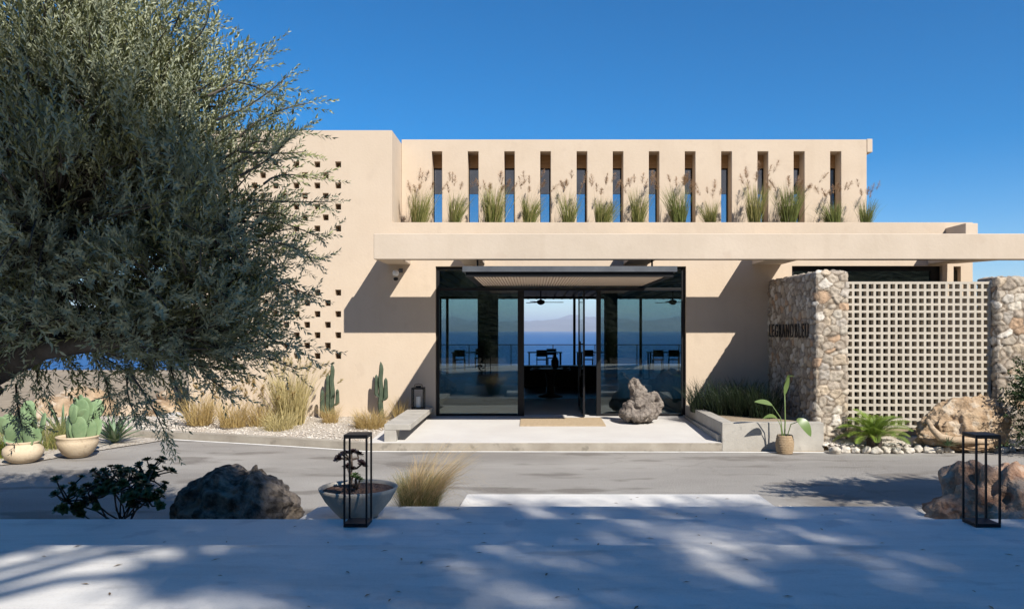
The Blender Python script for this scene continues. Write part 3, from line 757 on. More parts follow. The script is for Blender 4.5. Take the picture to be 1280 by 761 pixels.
# ------------------------------------------------------------------ stone walls and breeze-block screen
def stone_box(x0, x1, y0, y1, z0, z1, seed, cell, ax, res=0.017, dens=1.0, tint=1.0, lift=0.036, shear=0.0):
    """rubble masonry: a box skinned with a fine grid, each stone of a cellular pattern pushed out from the joints -> mesh"""
    rng = np.random.default_rng(seed)
    faces = []
    def grid(o, u, v, n):
        o, u, v = map(np.array, (o, u, v)); nu = max(2, int(np.linalg.norm(u) / res)); nv = max(2, int(np.linalg.norm(v) / res))
        a, b = np.meshgrid(np.linspace(0, 1, nu + 1), np.linspace(0, 1, nv + 1), indexing='ij')
        P = o + a[..., None] * u + b[..., None] * v
        e = np.minimum(np.minimum(a, 1 - a) * np.linalg.norm(u), np.minimum(b, 1 - b) * np.linalg.norm(v))
        i = np.arange(nu)[:, None] * (nv + 1) + np.arange(nv)[None]
        q = np.stack([i, i + nv + 1, i + nv + 2, i + 1], -1).reshape(-1, 4)
        faces.append((P.reshape(-1, 3), q, np.array(n, float), e.ravel()))
    dx, dy, dz = x1 - x0, y1 - y0, z1 - z0
    grid((x0, y0, z0), (dx, 0, 0), (0, 0, dz), (0, -1, 0)); grid((x0, y1, z0), (0, -dy, 0), (0, 0, dz), (-1, 0, 0))
    grid((x1, y0, z0), (0, dy, 0), (0, 0, dz), (1, 0, 0)); grid((x0, y0, z1), (dx, 0, 0), (0, dy, 0), (0, 0, 1)); grid((x1, y1, z0), (-dx, 0, 0), (0, 0, dz), (0, 1, 0))
    S = []                                                   # seeds: a jittered lattice over the surface
    step = np.array(cell)
    nxs, nys, nzs = (max(1, int(round(d / s))) for d, s in zip((dx, dy, dz), step))
    for i in range(-1, nxs + 1):
        for j in range(-1, nys + 1):
            for k in range(-1, nzs + 1):
                if 0 < i < nxs - 1 and 0 < j < nys - 1 and k < nzs - 1: continue
                S.append(((i + 0.5) * dx / nxs + (k % 2) * 0.5 * dx / nxs, (j + 0.5) * dy / nys + (k % 2) * 0.5 * dy / nys, (k + 0.5) * dz / nzs))
    S = np.array(S) + rng.uniform(-0.42, 0.42, (len(S), 3)) * step + np.array([x0, y0, z0])
    w = 1.0 / step; w = w / w.mean(); asp = rng.uniform(0.8, 1.25, (len(S), 3))
    pal = np.array([(0.53, 0.47, 0.40), (0.45, 0.39, 0.33), (0.64, 0.59, 0.52), (0.38, 0.33, 0.28), (0.52, 0.37, 0.26), (0.70, 0.66, 0.61), (0.49, 0.45, 0.41), (0.57, 0.48, 0.38)])
    scol = pal[rng.choice(len(pal), len(S), p=(0.2, 0.15, 0.16, 0.12, 0.07, 0.1, 0.1, 0.1))] * rng.uniform(0.72, 1.0, (len(S), 1)) * tint * np.array((1.03, 1.0, 0.94))
    sout = rng.uniform(0.55, 1.0, len(S))
    tilt = rng.normal(0, 0.2, (len(S), 3))
    Vs, Qs, Cs = [], [], []; off = 0
    for P, q, n, e in faces:
        f1 = np.empty(len(P)); f2 = np.empty(len(P)); id1 = np.empty(len(P), int)
        wob = np.array([noise.noise_vector(Vector(p) * 7) for p in P]) * 0.035
        for s in range(0, len(P), 4000):
            d = (np.abs((P[s:s + 4000, None] + wob[s:s + 4000, None] - S[None]) * w * asp[None]) ** 3.5).sum(2) ** (1 / 3.5)
            ix = np.argpartition(d, 1, axis=1)[:, :2]; dd = np.take_along_axis(d, ix, 1); sw = dd[:, 0] > dd[:, 1]
            f1[s:s + 4000] = dd.min(1); f2[s:s + 4000] = dd.max(1); id1[s:s + 4000] = np.where(sw, ix[:, 1], ix[:, 0])
        g = np.clip((f2 - f1) / 0.05, 0, 1)
        h = lift * (1 - (1 - g) ** 4.5) * sout[id1] + np.einsum('ij,ij->i', tilt[id1], P - S[id1]) * 0.35 * g
        fine = np.array([noise.fractal(Vector(p) * 16, 0.9, 2.1, 4) for p in P])
        h = h + 0.022 * fine * (0.3 + 0.7 * g)
        h = np.where(e < 0.03, h * (e / 0.03), h)            # corners stay closed
        Vs.append(P + n * h[:, None]); Qs.append(q + off); off += len(P)
        mort = np.array((0.17, 0.13, 0.095)) * tint
        m = np.clip((f2 - f1) / 0.022, 0, 1)[:, None]
        Cs.append(scol[id1] * m * (1 + 0.12 * fine[:, None]) + mort * (1 - m))
    V = np.concatenate(Vs); C = np.concatenate(Cs)
    if shear: V[:, 0] += (V[:, 1] - y0) * shear
    me = npmesh('stone', V, np.concatenate(Qs))
    ca = me.color_attributes.new('stone', 'FLOAT_COLOR', 'POINT')
    ca.data.foreach_set('color', np.concatenate([np.clip(C, 0.02, 0.9), np.ones((len(C), 1))], 1).astype(np.float32).ravel())
    return me
STONE = mat('rubble stone', (0.8, 0.78, 0.76), 0.95, (1.0, 1.0, 1.0), 18, bump=0.7, bscale=60, attr='stone', bdist=0.012)
SY = 12.67
sx0, sx1 = X(1020, SY), X(1059.5, SY)
st = thing('stone_wall', (sx0, SY, 0), 'rubble stone wall beside the planter carrying the black lettering', 'wall')
finish('masonry', stone_box(sx0, sx1, SY, D - 0.004, -0.05, Z(340, SY), 4, (0.165, 0.145, 0.13), 0), STONE, st, smooth=True)
px0 = X(1248, SY)
st2 = thing('stone_pier', (px0, SY, 0), 'pale rubble stone pier at the right edge beside the concrete screen', 'wall')
finish('masonry', stone_box(px0, px0 + 1.3, SY + 0.03, SY + 0.6, -0.05, Z(346.5, SY), 9, (0.18, 0.165, 0.145), 0), STONE, st2, smooth=True)

SCRM = mat('screen concrete', (0.44, 0.39, 0.32), 0.9, (0.53, 0.475, 0.395), 4, bump=0.2, bscale=60)
gx0, gx1 = sx1 + 0.02, px0 - 0.03; SCY = SY + 0.16
pitch = (gx1 - gx0 - 0.038) / 20; nz = 20; gz1 = Z(352, SCY); bar = pitch * 0.335
gz0 = gz1 - nz * pitch - bar
xs = [gx0, gx1]; zs = [gz0, gz1]
for i in range(20): xs += [gx0 + bar + i * pitch, gx0 + (i + 1) * pitch]
for i in range(nz): zs += [gz0 + bar + i * pitch, gz0 + (i + 1) * pitch]
def solid3(x, z):
    u, v = (x - gx0) % pitch, (z - gz0) % pitch
    return u < bar or v < bar or x > gx0 + 20 * pitch or z > gz0 + nz * pitch
o = grid_wall(xs, zs, solid3, SCY, SCY + 0.11).build('breeze_block_screen', SCRM, None, (gx0, SCY, gz0))
setp(o, 'sand coloured concrete screen pierced by a grid of square holes', 'screen')
o = box('screen_footing', EARTH, gx0, gx1, SCY + 0.01, SCY + 0.1, -0.02, gz0 - 0.002, None, (gx0, SCY, 0))
setp(o, 'low dark footing under the pierced concrete screen', 'footing')
o = box('courtyard_wall', PLASTER, px0 + 0.4, px0 + 0.6, SY + 0.62, D - 0.1, 0, 2.35, None, (px0 + 0.4, SY + 0.62, 0)); setp(o, 'low plastered courtyard wall behind the stone pier', 'wall')

# sign on the stone wall
sg = thing('sign', (sx0 - 0.03, 13.9, 1.9), 'black raised lettering LE GRAND BLEU on the shaded stone wall', 'sign')
yA, yB = 14.95, 12.85; zA, zB = 1.79, 2.035
words = []
for wd in ('LE', 'GRAND', 'BLEU'):
    fc = bpy.data.curves.new('word', 'FONT'); fc.body = wd; fc.extrude = 0.007; fc.size = 1.0; fc.space_character = 1.3
    fo = bpy.data.objects.new('word_source', fc); COL.objects.link(fo)
    bpy.context.view_layer.update()
    me = bpy.data.meshes.new_from_object(fo.evaluated_get(bpy.context.evaluated_depsgraph_get()))
    bpy.data.objects.remove(fo)
    co = np.zeros(len(me.vertices) * 3, np.float32); me.vertices.foreach_get('co', co); co = co.reshape(-1, 3)
    co[:, 0] -= co[:, 0].min(); words.append((me, co))
gap = 0.34; tot = sum(c[:, 0].max() for _, c in words) + 2 * gap; at = 0.0
for me, co in words:
    u = (co[:, 0] + at) / tot; v = (co[:, 1] - co[:, 1].min()) / (co[:, 1].max() - co[:, 1].min()); at += co[:, 0].max() + gap
    nc = np.stack([np.full(len(co), sx0 - 0.062) - co[:, 2], yA + (yB - yA) * u, zA + (zB - zA) * v], 1)
    me.vertices.foreach_set('co', nc.astype(np.float32).ravel()); me.materials.clear()
    finish('word', me, BLACK, sg)

# ------------------------------------------------------------------ bench, planter, mat, lanterns, lamp
bn = thing('concrete_bench', (-2.2, 12.4, 0.13), 'low pale concrete bench running back to the wall left of the entrance', 'bench')
bxa, bxb, bya, byb, bzt = X(480.4, 12.35), X(513.3, 12.35), 12.33, 15.19, Z(529.8, 12.35)
box('seat', CONC, bxa, bxb, bya, byb, bzt - 0.095, bzt, bn, bevel=0.008)
box('leg', CONC, bxa + 0.001, bxa + 0.19, bya + 0.002, bya + 0.3, 0.125, bzt - 0.096, bn, bevel=0.006)
box('leg', CONC, bxa + 0.001, bxa + 0.19, byb - 0.35, byb - 0.01, 0.19, bzt - 0.096, bn, bevel=0.006)
pz = Z(528, 12.25)
pl = thing('planter', (3.8, 12.3, 0), 'long grey concrete planter right of the entrance under the stone wall', 'planter')
PX0, PX1 = PL1 + 0.003, sx0 - 0.03
mb = MB().box(PX0, PX1, 12.25, 12.43, -0.05, pz).box(PX0, PX0 + 0.2, 12.431, D - 0.003, -0.05, pz - 0.002)
mb.build('planter_wall', CONC, pl, bevel=0.008)
box('plinth', CONC, PX0 - 0.05, PX0 - 0.001, 12.35, D - 0.005, 0.1, 0.245, pl, bevel=0.005)
box('soil', EARTH, PX0 + 0.201, PX1, 12.432, D - 0.004, 0, pz - 0.06, pl)
JUTE = mat('jute mat', (0.42, 0.31, 0.19), 0.95, (0.55, 0.43, 0.29), 30, bump=0.8, bscale=120)
mz = lambda y: 0.13 + (LZ - 0.13) * (y - 12.25) / (D + 0.12 - 12.25)
my0, my1 = 13.95, 14.95
v = []
for (x, y) in ((X(650, 14), my0), (X(757, 14), my0), (X(757, 14), my1), (X(650, 14), my1)): v.append((x, y, mz(y) + 0.002))
v += [(x, y, z + 0.016) for x, y, z in v]
o = MB().add(v, [(3, 2, 1, 0), (4, 5, 6, 7), (0, 1, 5, 4), (1, 2, 6, 5), (2, 3, 7, 6), (3, 0, 4, 7)]).build('doormat', JUTE, None, (0.6, 14.4, 0.18))
setp(o, 'sandy jute doormat on the white landing before the open door', 'doormat')

LGLASS = glass('lantern glass', (0.96, 0.97, 0.97), 0.015)
WAX = mat('candle wax', (0.78, 0.75, 0.68), 0.6)
def lantern(x, y, z, w, h, label, bar=0.014, candle=False, handle=False):
    t = thing('lantern', (x, y, z), label, 'lantern', 'black lanterns')
    a = w / 2
    box('base', BLACK, x - a, x + a, y - a, y + a, z, z + 0.03, t, bevel=0.003)
    box('top', BLACK, x - a, x + a, y - a, y + a, z + h - 0.03, z + h, t, bevel=0.003)
    for sx in (-1, 1):
        for sy in (-1, 1):
            cx, cy = x + sx * (a - bar / 2), y + sy * (a - bar / 2)
            box('post', BLACK, cx - bar / 2, cx + bar / 2, cy - bar / 2, cy + bar / 2, z + 0.031, z + h - 0.031, t)
    if candle:
        MB().lathe([(0.001, 0), (0.045, 0), (0.045, 0.2), (0.03, 0.205), (0.001, 0.2)], (x, y, z + 0.031), 24).build('candle', WAX, t, smooth=False)
    for sx in (-1, 1):
        if candle: box('glass', LGLASS, x + sx * (a - bar / 2) - 0.002, x + sx * (a - bar / 2) + 0.002, y - a + bar + 0.001, y + a - bar - 0.001, z + 0.032, z + h - 0.032, t)
    if handle:
        box('cap', BLACK, x - 0.05, x + 0.05, y - 0.05, y + 0.05, z + h + 0.001, z + h + 0.03, t)
        MB().tube([(x - a * 0.7, y, z + h), (x - a * 0.6, y, z + h + 0.05), (x, y, z + h + 0.07), (x + a * 0.6, y, z + h + 0.05), (x + a * 0.7, y, z + h)], 0.006, 6).build('handle', BLACK, t)
    return t
lantern(X(447.5, 6.2), 6.2, 0.36, 0.19, 0.735, 'tall open black lantern in front of the grey bowl of soil')
lantern(X(1226.5, 6.2), 6.2, 0.36, 0.20, 0.735, 'tall open black lantern in front of the reddish boulder')
lantern(X(523, 14.75), 14.75, bzt, 0.235, 0.41, 'glazed black lantern holding a white candle at the end of the bench', bar=0.018, candle=True, handle=True)

wx, wz = X(494, 14.95), Z(341, 14.95)
lamp = thing('wall_spotlight', (wx, 15.15, wz), 'small white spotlight on a bracket under the left end of the beam', 'spotlight')
WHITE = mat('white plastic', (0.75, 0.75, 0.74), 0.4)
MB().lathe([(0.001, -0.06), (0.05, -0.05), (0.065, 0.0), (0.05, 0.05), (0.001, 0.06)], (wx, 15.0, wz), 20).build('head', WHITE, lamp, smooth=True)
MB().tube([(wx, 15.0, wz), (wx + 0.05, 15.06, wz + 0.05), (wx + 0.07, 15.2, wz + 0.06)], 0.014, 8).tube([(wx + 0.07, 15.19, wz + 0.1), (wx + 0.07, 15.19, wz + 0.02)], 0.04, 12).build('bracket', DSTEEL, lamp)
MB().lathe([(0.001, -0.03), (0.04, -0.02), (0.05, 0.02), (0.02, 0.04)], (wx - 0.0, 15.03, wz - 0.12), 16).build('sensor', BLACK, lamp)

# ------------------------------------------------------------------ rocks
GREYROCK = mat('dark weathered rock', (0.06, 0.047, 0.036), 0.95, (0.27, 0.22, 0.175), 9, bump=1.0, bscale=14, speck=((0.33, 0.26, 0.19), 5, 0.58, 0.6), stops=(0.4, 0.62), bdist=0.08, detail=12)
TANROCK = mat('tan sandstone', (0.29, 0.19, 0.11), 0.95, (0.44, 0.33, 0.22), 4.5, bump=1.0, bscale=9, speck=((0.52, 0.44, 0.34), 6, 0.56, 0.7), bdist=0.07, detail=12)
REDROCK = mat('reddish rock', (0.24, 0.12, 0.07), 0.95, (0.52, 0.35, 0.24), 6, bump=1.0, bscale=12, speck=((0.40, 0.34, 0.28), 4, 0.55, 0.7), bdist=0.08, detail=12)
CORAL = mat('pitted pale stone', (0.12, 0.10, 0.085), 0.95, (0.31, 0.265, 0.225), 9, bump=1.0, bscale=34, speck=((0.12, 0.095, 0.08), 14, 0.6, 0.8), bdist=0.03)
def twohump(q):
    z = q.z; x = q.x
    if z > 0: z *= 1.0 + 0.14 * math.exp(-((x + 0.22) / 0.22) ** 2) - 0.10 * math.exp(-((x - 0.12) / 0.14) ** 2) + 0.12 * math.exp(-((x - 0.40) / 0.2) ** 2)
    k = 1.0 + 0.16 * (1 - abs(q.z)) * (1 if z > 0 else 0)
    return Vector((x * k, q.y, z))
boulder('boulder', GREYROCK, (X(297, 7.55), 7.55, 0.06), (0.545, 0.48, 0.50), 12, 0.1, 1.1, 0.1, 6, 'large dark grey boulder between the succulent shrub and the bowl', 'boulder', squash=twohump, ridge=0.24)
boulder('boulder', REDROCK, (4.42, 6.98, 0.1), (0.78, 0.52, 0.56), 5, 0.26, 1.4, 0.1, 6, 'reddish brown boulder in the shade behind the right lantern', 'boulder', ridge=0.32)
def slump(q): return Vector((q.x, q.y, q.z * (1.0 + 0.18 * q.x) if q.z > 0 else q.z))
boulder('boulder', TANROCK, (X(1207, 12.2), 12.28, 0.2), (0.70, 0.34, 0.6), 8, 0.2, 1.3, 0.1, 6, 'big tan boulder lying against the pierced screen', 'boulder', squash=slump, ridge=0.3)
# pitted upright stone on the landing
def sculpt():
    Y0 = 14.35; bm = bmesh.new()
    for px, py, rx, rz, ry, rot in ((799, 517, 26, 10.5, 20, 0), (799, 510, 20, 12, 16, 0.1), (790, 520, 14, 8, 15, 0), (804, 506, 17, 13, 15, 0.2), (806, 502, 18, 13, 13, 0.3), (798, 494, 11.5, 14, 11, -0.25), (794, 483, 9, 10, 8, -0.4), (820, 500, 7.5, 12, 9, -0.3), (812, 497, 9, 6, 8, -0.6), (815, 513, 11, 11, 13, 0)):
        r = bmesh.ops.create_icosphere(bm, subdivisions=3, radius=1.0)
        M = Matrix.Translation((X(px, Y0), Y0, Z(py, Y0))) @ Matrix.Rotation(rot, 4, 'Y') @ Matrix.Diagonal((rx * Y0 / F, ry * Y0 / F, rz * Y0 / F, 1))
        bmesh.ops.transform(bm, matrix=M, verts=r['verts'])
    me = bpy.data.meshes.new('tmp'); bm.to_mesh(me); bm.free()
    to = bpy.data.objects.new('tmp', me); COL.objects.link(to)
    md = to.modifiers.new('r', 'REMESH'); md.mode = 'VOXEL'; md.voxel_size = 0.013
    bpy.context.view_layer.update()
    m2 = bpy.data.meshes.new_from_object(to.evaluated_get(bpy.context.evaluated_depsgraph_get())); bpy.data.objects.remove(to)
    bm = bmesh.new(); bm.from_mesh(m2)
    for k in range(3): bmesh.ops.smooth_vert(bm, verts=bm.verts, factor=0.5, use_axis_x=True, use_axis_y=True, use_axis_z=True)
    bm.normal_update()
    for v in bm.verts:
        p = v.co.copy(); d = 0.05 * noise.fractal(p * 6, 0.9, 2.1, 5)
        h = noise.noise(p * 9 + Vector((9, 2, 4)))
        if h > 0.15: d -= (h - 0.15) * 0.14
        h = noise.noise(p * 26)
        if h > 0.25: d -= (h - 0.25) * 0.035
        v.co = p + v.normal * d
    bm.to_mesh(m2); bm.free(); m2.materials.clear()
    for p in m2.polygons: p.use_smooth = True
    return finish('sculptural_stone', m2, CORAL, None, (X(800, 14.35), 14.35, 0.19))
o = sculpt(); setp(o, 'pitted grey stone standing like a sculpture by the right glass pane', 'stone')

# rough stones edging the bed in front of the screen, each its own thing
EDGE = mat('edging limestone', (0.42, 0.37, 0.30), 0.95, (0.66, 0.61, 0.53), 6, bump=0.8, bscale=24)
rng = np.random.default_rng(21)
ex = [1043, 1056, 1069, 1083, 1095, 1108, 1121, 1135, 1148, 1160, 1172, 1184, 1196, 1206, 1217, 1228, 1239, 1250, 1262, 1275]
protos = []
for k in range(5):
    protos.append(boulder('edging_stone', EDGE, (0, 0, 0), (0.098, 0.085, 0.07), 30 + k, 0.55, 1.1, 0.04, 3, 'pale edging stone', 'stone', 'pale stones edging the bed under the screen'))
loc_words = ['touching the foot of the stone pier left of the screen', 'second along from the stone wall', 'third along from the stone wall', 'in front of the left fronds of the cycad', 'in front of the cycad, left of its middle', 'straight below the middle of the cycad', 'in front of the right fronds of the cycad', 'just right of the cycad', 'below the left end of the tan boulder', 'below the upper end of the driftwood', 'left of the small spiky plant', 'straight below the small spiky plant', 'below the middle of the tan boulder', 'left of the right lantern top', 'seen through the right lantern, left side', 'seen through the right lantern, right side', 'just right of the right lantern', 'below the right end of the tan boulder', 'beside the right hand shrub', 'at the right edge of the photograph']
for i, px in enumerate(ex):
    py = 564.5 - 2.0 * (i / 19) + rng.uniform(-1, 1)
    x, y = G(px, py, 0.02)
    lb = 'pale edging stone ' + loc_words[i]
    s = rng.uniform(0.8, 1.15)
    if i < 5: o = protos[i]; o.location = (x, y, 0.04); o.rotation_euler = (0, 0, rng.uniform(0, 6)); o['label'] = lb; o.scale = (s,) * 3
    else: dup(protos[i % 5], (x, y, 0.04), rng.uniform(0, 6), lb, s)
# bed behind them
v = [(4.72, 12.24, 0.05), (8.0, 12.14, 0.05), (9.6, 12.1, 0.05), (9.6, SY + 0.2, 0.16), (sx0 + 0.1, SY + 0.2, 0.16)]
o = MB().add(v, [(0, 1, 2, 3, 4)]).build('gravel_bed', GRAVM); setp(o, 'gravel bed between the edging stones and the pierced screen', 'gravel', kind='stuff')
rng = np.random.default_rng(8)
pebble_field('gravel', [(rng.uniform(4.6, 7.9), rng.uniform(12.22, 12.6), 0.09) for _ in range(420)], 6, 0.012, 0.04, PEB, 'small loose stones in the bed under the screen')
pebble_field('gravel', [(lambda t: (2.6 + t * 1.0 + rng.normal(0, 0.12), 8.25 - 0.75 * t + rng.normal(0, 0.10), 0.012))(rng.uniform(0, 1)) for _ in range(500)], 16, 0.006, 0.018, PEB, 'pale chippings spilled along the road edge beside the steps')

WOOD = mat('bleached driftwood', (0.36, 0.26, 0.17), 0.9, (0.52, 0.41, 0.29), 6, bump=0.8, bscale=40, stretch=(1, 1, 4))
dy = 11.98
pts = [(X(1159, dy), dy, Z(524, dy)), (X(1164, dy), dy - 0.02, Z(535, dy)), (X(1173, dy), dy - 0.04, Z(545.5, dy)), (X(1190, dy), dy - 0.05, Z(549, dy)), (X(1212, dy), dy - 0.05, Z(550, dy)), (X(1236, dy), dy - 0.03, Z(552, dy))]
o = MB().tube(pts, [0.03, 0.045, 0.06, 0.055, 0.05, 0.03], 10).build('driftwood', WOOD, None, (6.4, dy, 0.1), smooth=True); setp(o, 'bent piece of bleached driftwood in front of the tan boulder', 'driftwood')

# ------------------------------------------------------------------ pots and their plants
CLAY = mat('pale clay', (0.50, 0.39, 0.26), 0.9, (0.62, 0.50, 0.35), 4, bump=0.2, bscale=40, speck=((0.40, 0.30, 0.20), 8, 0.6, 0.6))
BOWLM = mat('grey cast stone bowl', (0.34, 0.30, 0.25), 0.85, (0.44, 0.40, 0.34), 5, bump=0.3, bscale=50)
SOIL = mat('bark mulch', (0.09, 0.05, 0.035), 0.95, (0.24, 0.15, 0.11), 26, bump=1.0, bscale=40, bdist=0.03)
def pot(name, x, y, prof, m, label, soilz, soilr):
    t = thing(name, (x, y, 0), label, 'pot')
    return t
def turned(name, m, x, y, z, prof, label, cat, soil=None, group=None):
    t = thing(name, (x, y, z), label, cat, group)
    MB().lathe(prof, (x, y, z), 48).build('body', m, t, smooth=True)
    if soil:
        r, h = soil
        vs = []; fs = []; NR = 10; NS = 40
        for i in range(NR + 1):
            for k in range(NS):
                a = 2 * math.pi * k / NS; rr = r * i / NR
                p = Vector((rr * math.cos(a), rr * math.sin(a), 0))
                vs.append((x + p.x, y + p.y, z + h + 0.022 * noise.fractal(p * 18 + Vector((x, y, 0)), 1, 2, 3) * (1 if i < NR else 0)))
        for i in range(NR):
            for k in range(NS): fs.append((i * NS + k, (i + 1) * NS + k, (i + 1) * NS + (k + 1) % NS, i * NS + (k + 1) % NS))
        MB().add(vs, fs).build('soil', SOIL, t)
    return t
ax, ay = G(97, 571.5); turned('clay_pot', CLAY, ax, ay, 0.012, [(0.13, 0), (0.2, 0.05), (0.27, 0.17), (0.285, 0.24), (0.275, 0.28), (0.29, 0.295), (0.295, 0.315), (0.275, 0.32), (0.255, 0.29), (0.26, 0.26)], 'pale clay pot with a wide straight rim, right of the two on the verge', 'pot', (0.258, 0.265), 'clay pots on the verge')
bx, by = G(29, 578); turned('clay_pot', CLAY, bx, by, 0.012, [(0.15, 0), (0.22, 0.05), (0.262, 0.13), (0.255, 0.2), (0.2, 0.255), (0.19, 0.275), (0.215, 0.295), (0.21, 0.305), (0.18, 0.295), (0.17, 0.25)], 'rounded clay pot with a narrow mouth, left of the two on the verge', 'pot', (0.172, 0.255), 'clay pots on the verge')
PEAR = mat('prickly pear', (0.15, 0.23, 0.11), 0.6, (0.23, 0.31, 0.16), 8, speck=((0.30, 0.30, 0.18), 40, 0.66, 0.6))
def padplant(x, y, z, seed, n, s, label):
    rng = np.random.default_rng(seed); t = thing('prickly_pear', (x, y, z), label, 'cactus', 'prickly pears in clay pots')
    pads = [((0, 0, 0), 0.0, 0.0)]
    def pad(o, az, tilt, L, W):
        bm = bmesh.new(); bmesh.ops.create_uvsphere(bm, u_segments=16, v_segments=10, radius=1.0)
        M = Matrix.Translation(Vector((x, y, z)) + Vector(o)) @ Matrix.Rotation(az, 4, 'Z') @ Matrix.Rotation(tilt, 4, 'Y') @ Matrix.Diagonal((0.022, W / 2, L / 2, 1)) @ Matrix.Translation((0, 0, 0.92))
        for v in bm.verts:
            k = 0.82 + 0.18 * (v.co.z + 1) / 2; v.co = M @ Vector((v.co.x, v.co.y * k, v.co.z))
        me = bpy.data.meshes.new('pad'); bm.to_mesh(me); bm.free(); finish('pad', me, PEAR, t, smooth=True)
        return M @ Vector((0, 0, 0.95)), M @ Vector((0, 0.75, 0.45)), M @ Vector((0, -0.75, 0.45))
    for i in range(n):
        o = (rng.uniform(-0.13, 0.13) * s, rng.uniform(-0.06, 0.06) * s, -0.03); az = rng.uniform(-0.6, 0.6); L = rng.uniform(0.2, 0.3) * s
        tip = pad(o, az + 1.57, rng.uniform(-0.45, 0.45), L, L * 0.66)
        for k in range(rng.integers(1, 3)):
            b = tip[rng.integers(0, 3)] - Vector((x, y, z)); L2 = rng.uniform(0.16, 0.26) * s
            pad(tuple(b), 1.57 + rng.uniform(-0.7, 0.7), rng.uniform(-0.5, 0.5), L2, L2 * 0.66)
    return t
padplant(ax, ay, 0.28, 4, 9, 1.6, 'prickly pear with many green pads in the wide clay pot')
padplant(bx, by, 0.27, 6, 6, 1.45, 'prickly pear in the rounded clay pot under the olive')
wx_, wy_ = X(448, 6.86), 6.86
turned('bowl_planter', BOWLM, wx_, wy_, 0.24, [(0.10, 0.03), (0.17, 0.035), (0.23, 0.10), (0.29, 0.175), (0.335, 0.255), (0.348, 0.285), (0.335, 0.293), (0.318, 0.28), (0.305, 0.24)], 'wide grey bowl planter of mulch on the step', 'planter', (0.314, 0.262))
bowl = [o for o in bpy.data.objects if o.name.startswith('bowl_planter')][0]
for a in (0.6, 2.7, 4.4, 5.6): box('foot', BOWLM, wx_ + 0.15 * math.cos(a) - 0.03, wx_ + 0.15 * math.cos(a) + 0.03, wy_ + 0.15 * math.sin(a) - 0.03, wy_ + 0.15 * math.sin(a) + 0.03, 0.24, 0.29, bowl)

AEO = leafmat('dark aeonium leaves', (0.022, 0.012, 0.014), (0.03, 0.016, 0.018), (0.045, 0.02, 0.022), 0.4, 0.1)
AEOG = leafmat('green succulent leaves', (0.06, 0.12, 0.03), (0.09, 0.15, 0.05), (0.12, 0.17, 0.05), 0.4, 0.15)
STEM = mat('woody stem', (0.07, 0.05, 0.04), 0.9, (0.13, 0.10, 0.08), 20)
def rosette(c, d, r, rng, n=26):
    """fleshy leaf rosette -> V, quads"""
    d = np.array(d, float); d /= np.linalg.norm(d); R = frame_from(d[None], rng)[0]
    V = []; Q = []
    for i in range(n):
        t = i / n; a = i * 2.39996; el = 0.15 + 1.2 * t; l = r * (1.0 - 0.6 * t); w = l * 0.34
        dd = np.array([math.cos(a) * math.cos(el), math.sin(a) * math.cos(el), math.sin(el)])
        sd = np.array([-math.sin(a), math.cos(a), 0]); k = len(V)
        for p in (np.zeros(3), dd * l * 0.65 + sd * w, dd * l, dd * l * 0.65 - sd * w): V.append(np.array(c) + R @ p)
        Q.append((k, k + 1, k + 2, k + 3))
    return V, Q
def aeonium(name, base, tips, seed, lm, r, label, cat, n=26, srad=0.011):
    rng = np.random.default_rng(seed); t = thing(name, base, label, cat); mb = MB(); V = []; Q = []
    b = np.array(base, float)
    for tip, st in tips:
        st = np.array(st); tip = np.array(tip); mid = (st + tip) / 2 + rng.normal(0, 0.02, 3)
        mb.tube([st, mid, tip], [srad, srad * 0.8, srad * 0.7], 6)
        v, q = rosette(tip, (tip - st) / (np.linalg.norm(tip - st) + 1e-6) + np.array([0, -0.2, 0.8]), r * rng.uniform(0.8, 1.2), rng, n)
        o = len(V); V += v; Q += [tuple(i + o for i in f) for f in q]
    mb.build('stem', STEM, t, smooth=True); finish('leaves', npmesh('leaves', np.array(V), Q), lm, t)
    return t
f = lambda px, py, dy=0.0: (X(px, wy_ + dy), wy_ + dy, Z(py, wy_ + dy))
trunk = f(440, 586)
aeonium('aeonium', f(438, 606), [(f(432, 567), trunk), (f(441, 565), trunk), (f(424, 573, -0.05), f(434, 574)), (f(447, 568, 0.06), f(440, 574)), (f(452, 580, -0.03), trunk), (f(434, 583, -0.06), f(439, 600)), (f(437, 567, 0.08), trunk), (f(428, 568, 0.06), f(436, 574)), (trunk, f(438, 608))], 3, AEO, 0.062, 'dark purple branching aeonium growing in the grey bowl', 'succulent')
aeonium('aeonium', f(444, 609, -0.1), [(f(441, 596, -0.08), f(443, 609, -0.08)), (f(447, 598, -0.1), f(445, 609, -0.1)), (f(450, 600, -0.05), f(446, 610, -0.05)), (f(444, 594, -0.02), f(444, 609, -0.02))], 5, AEOG, 0.05, 'small green aeonium at the foot of the purple one', 'succulent', 18)

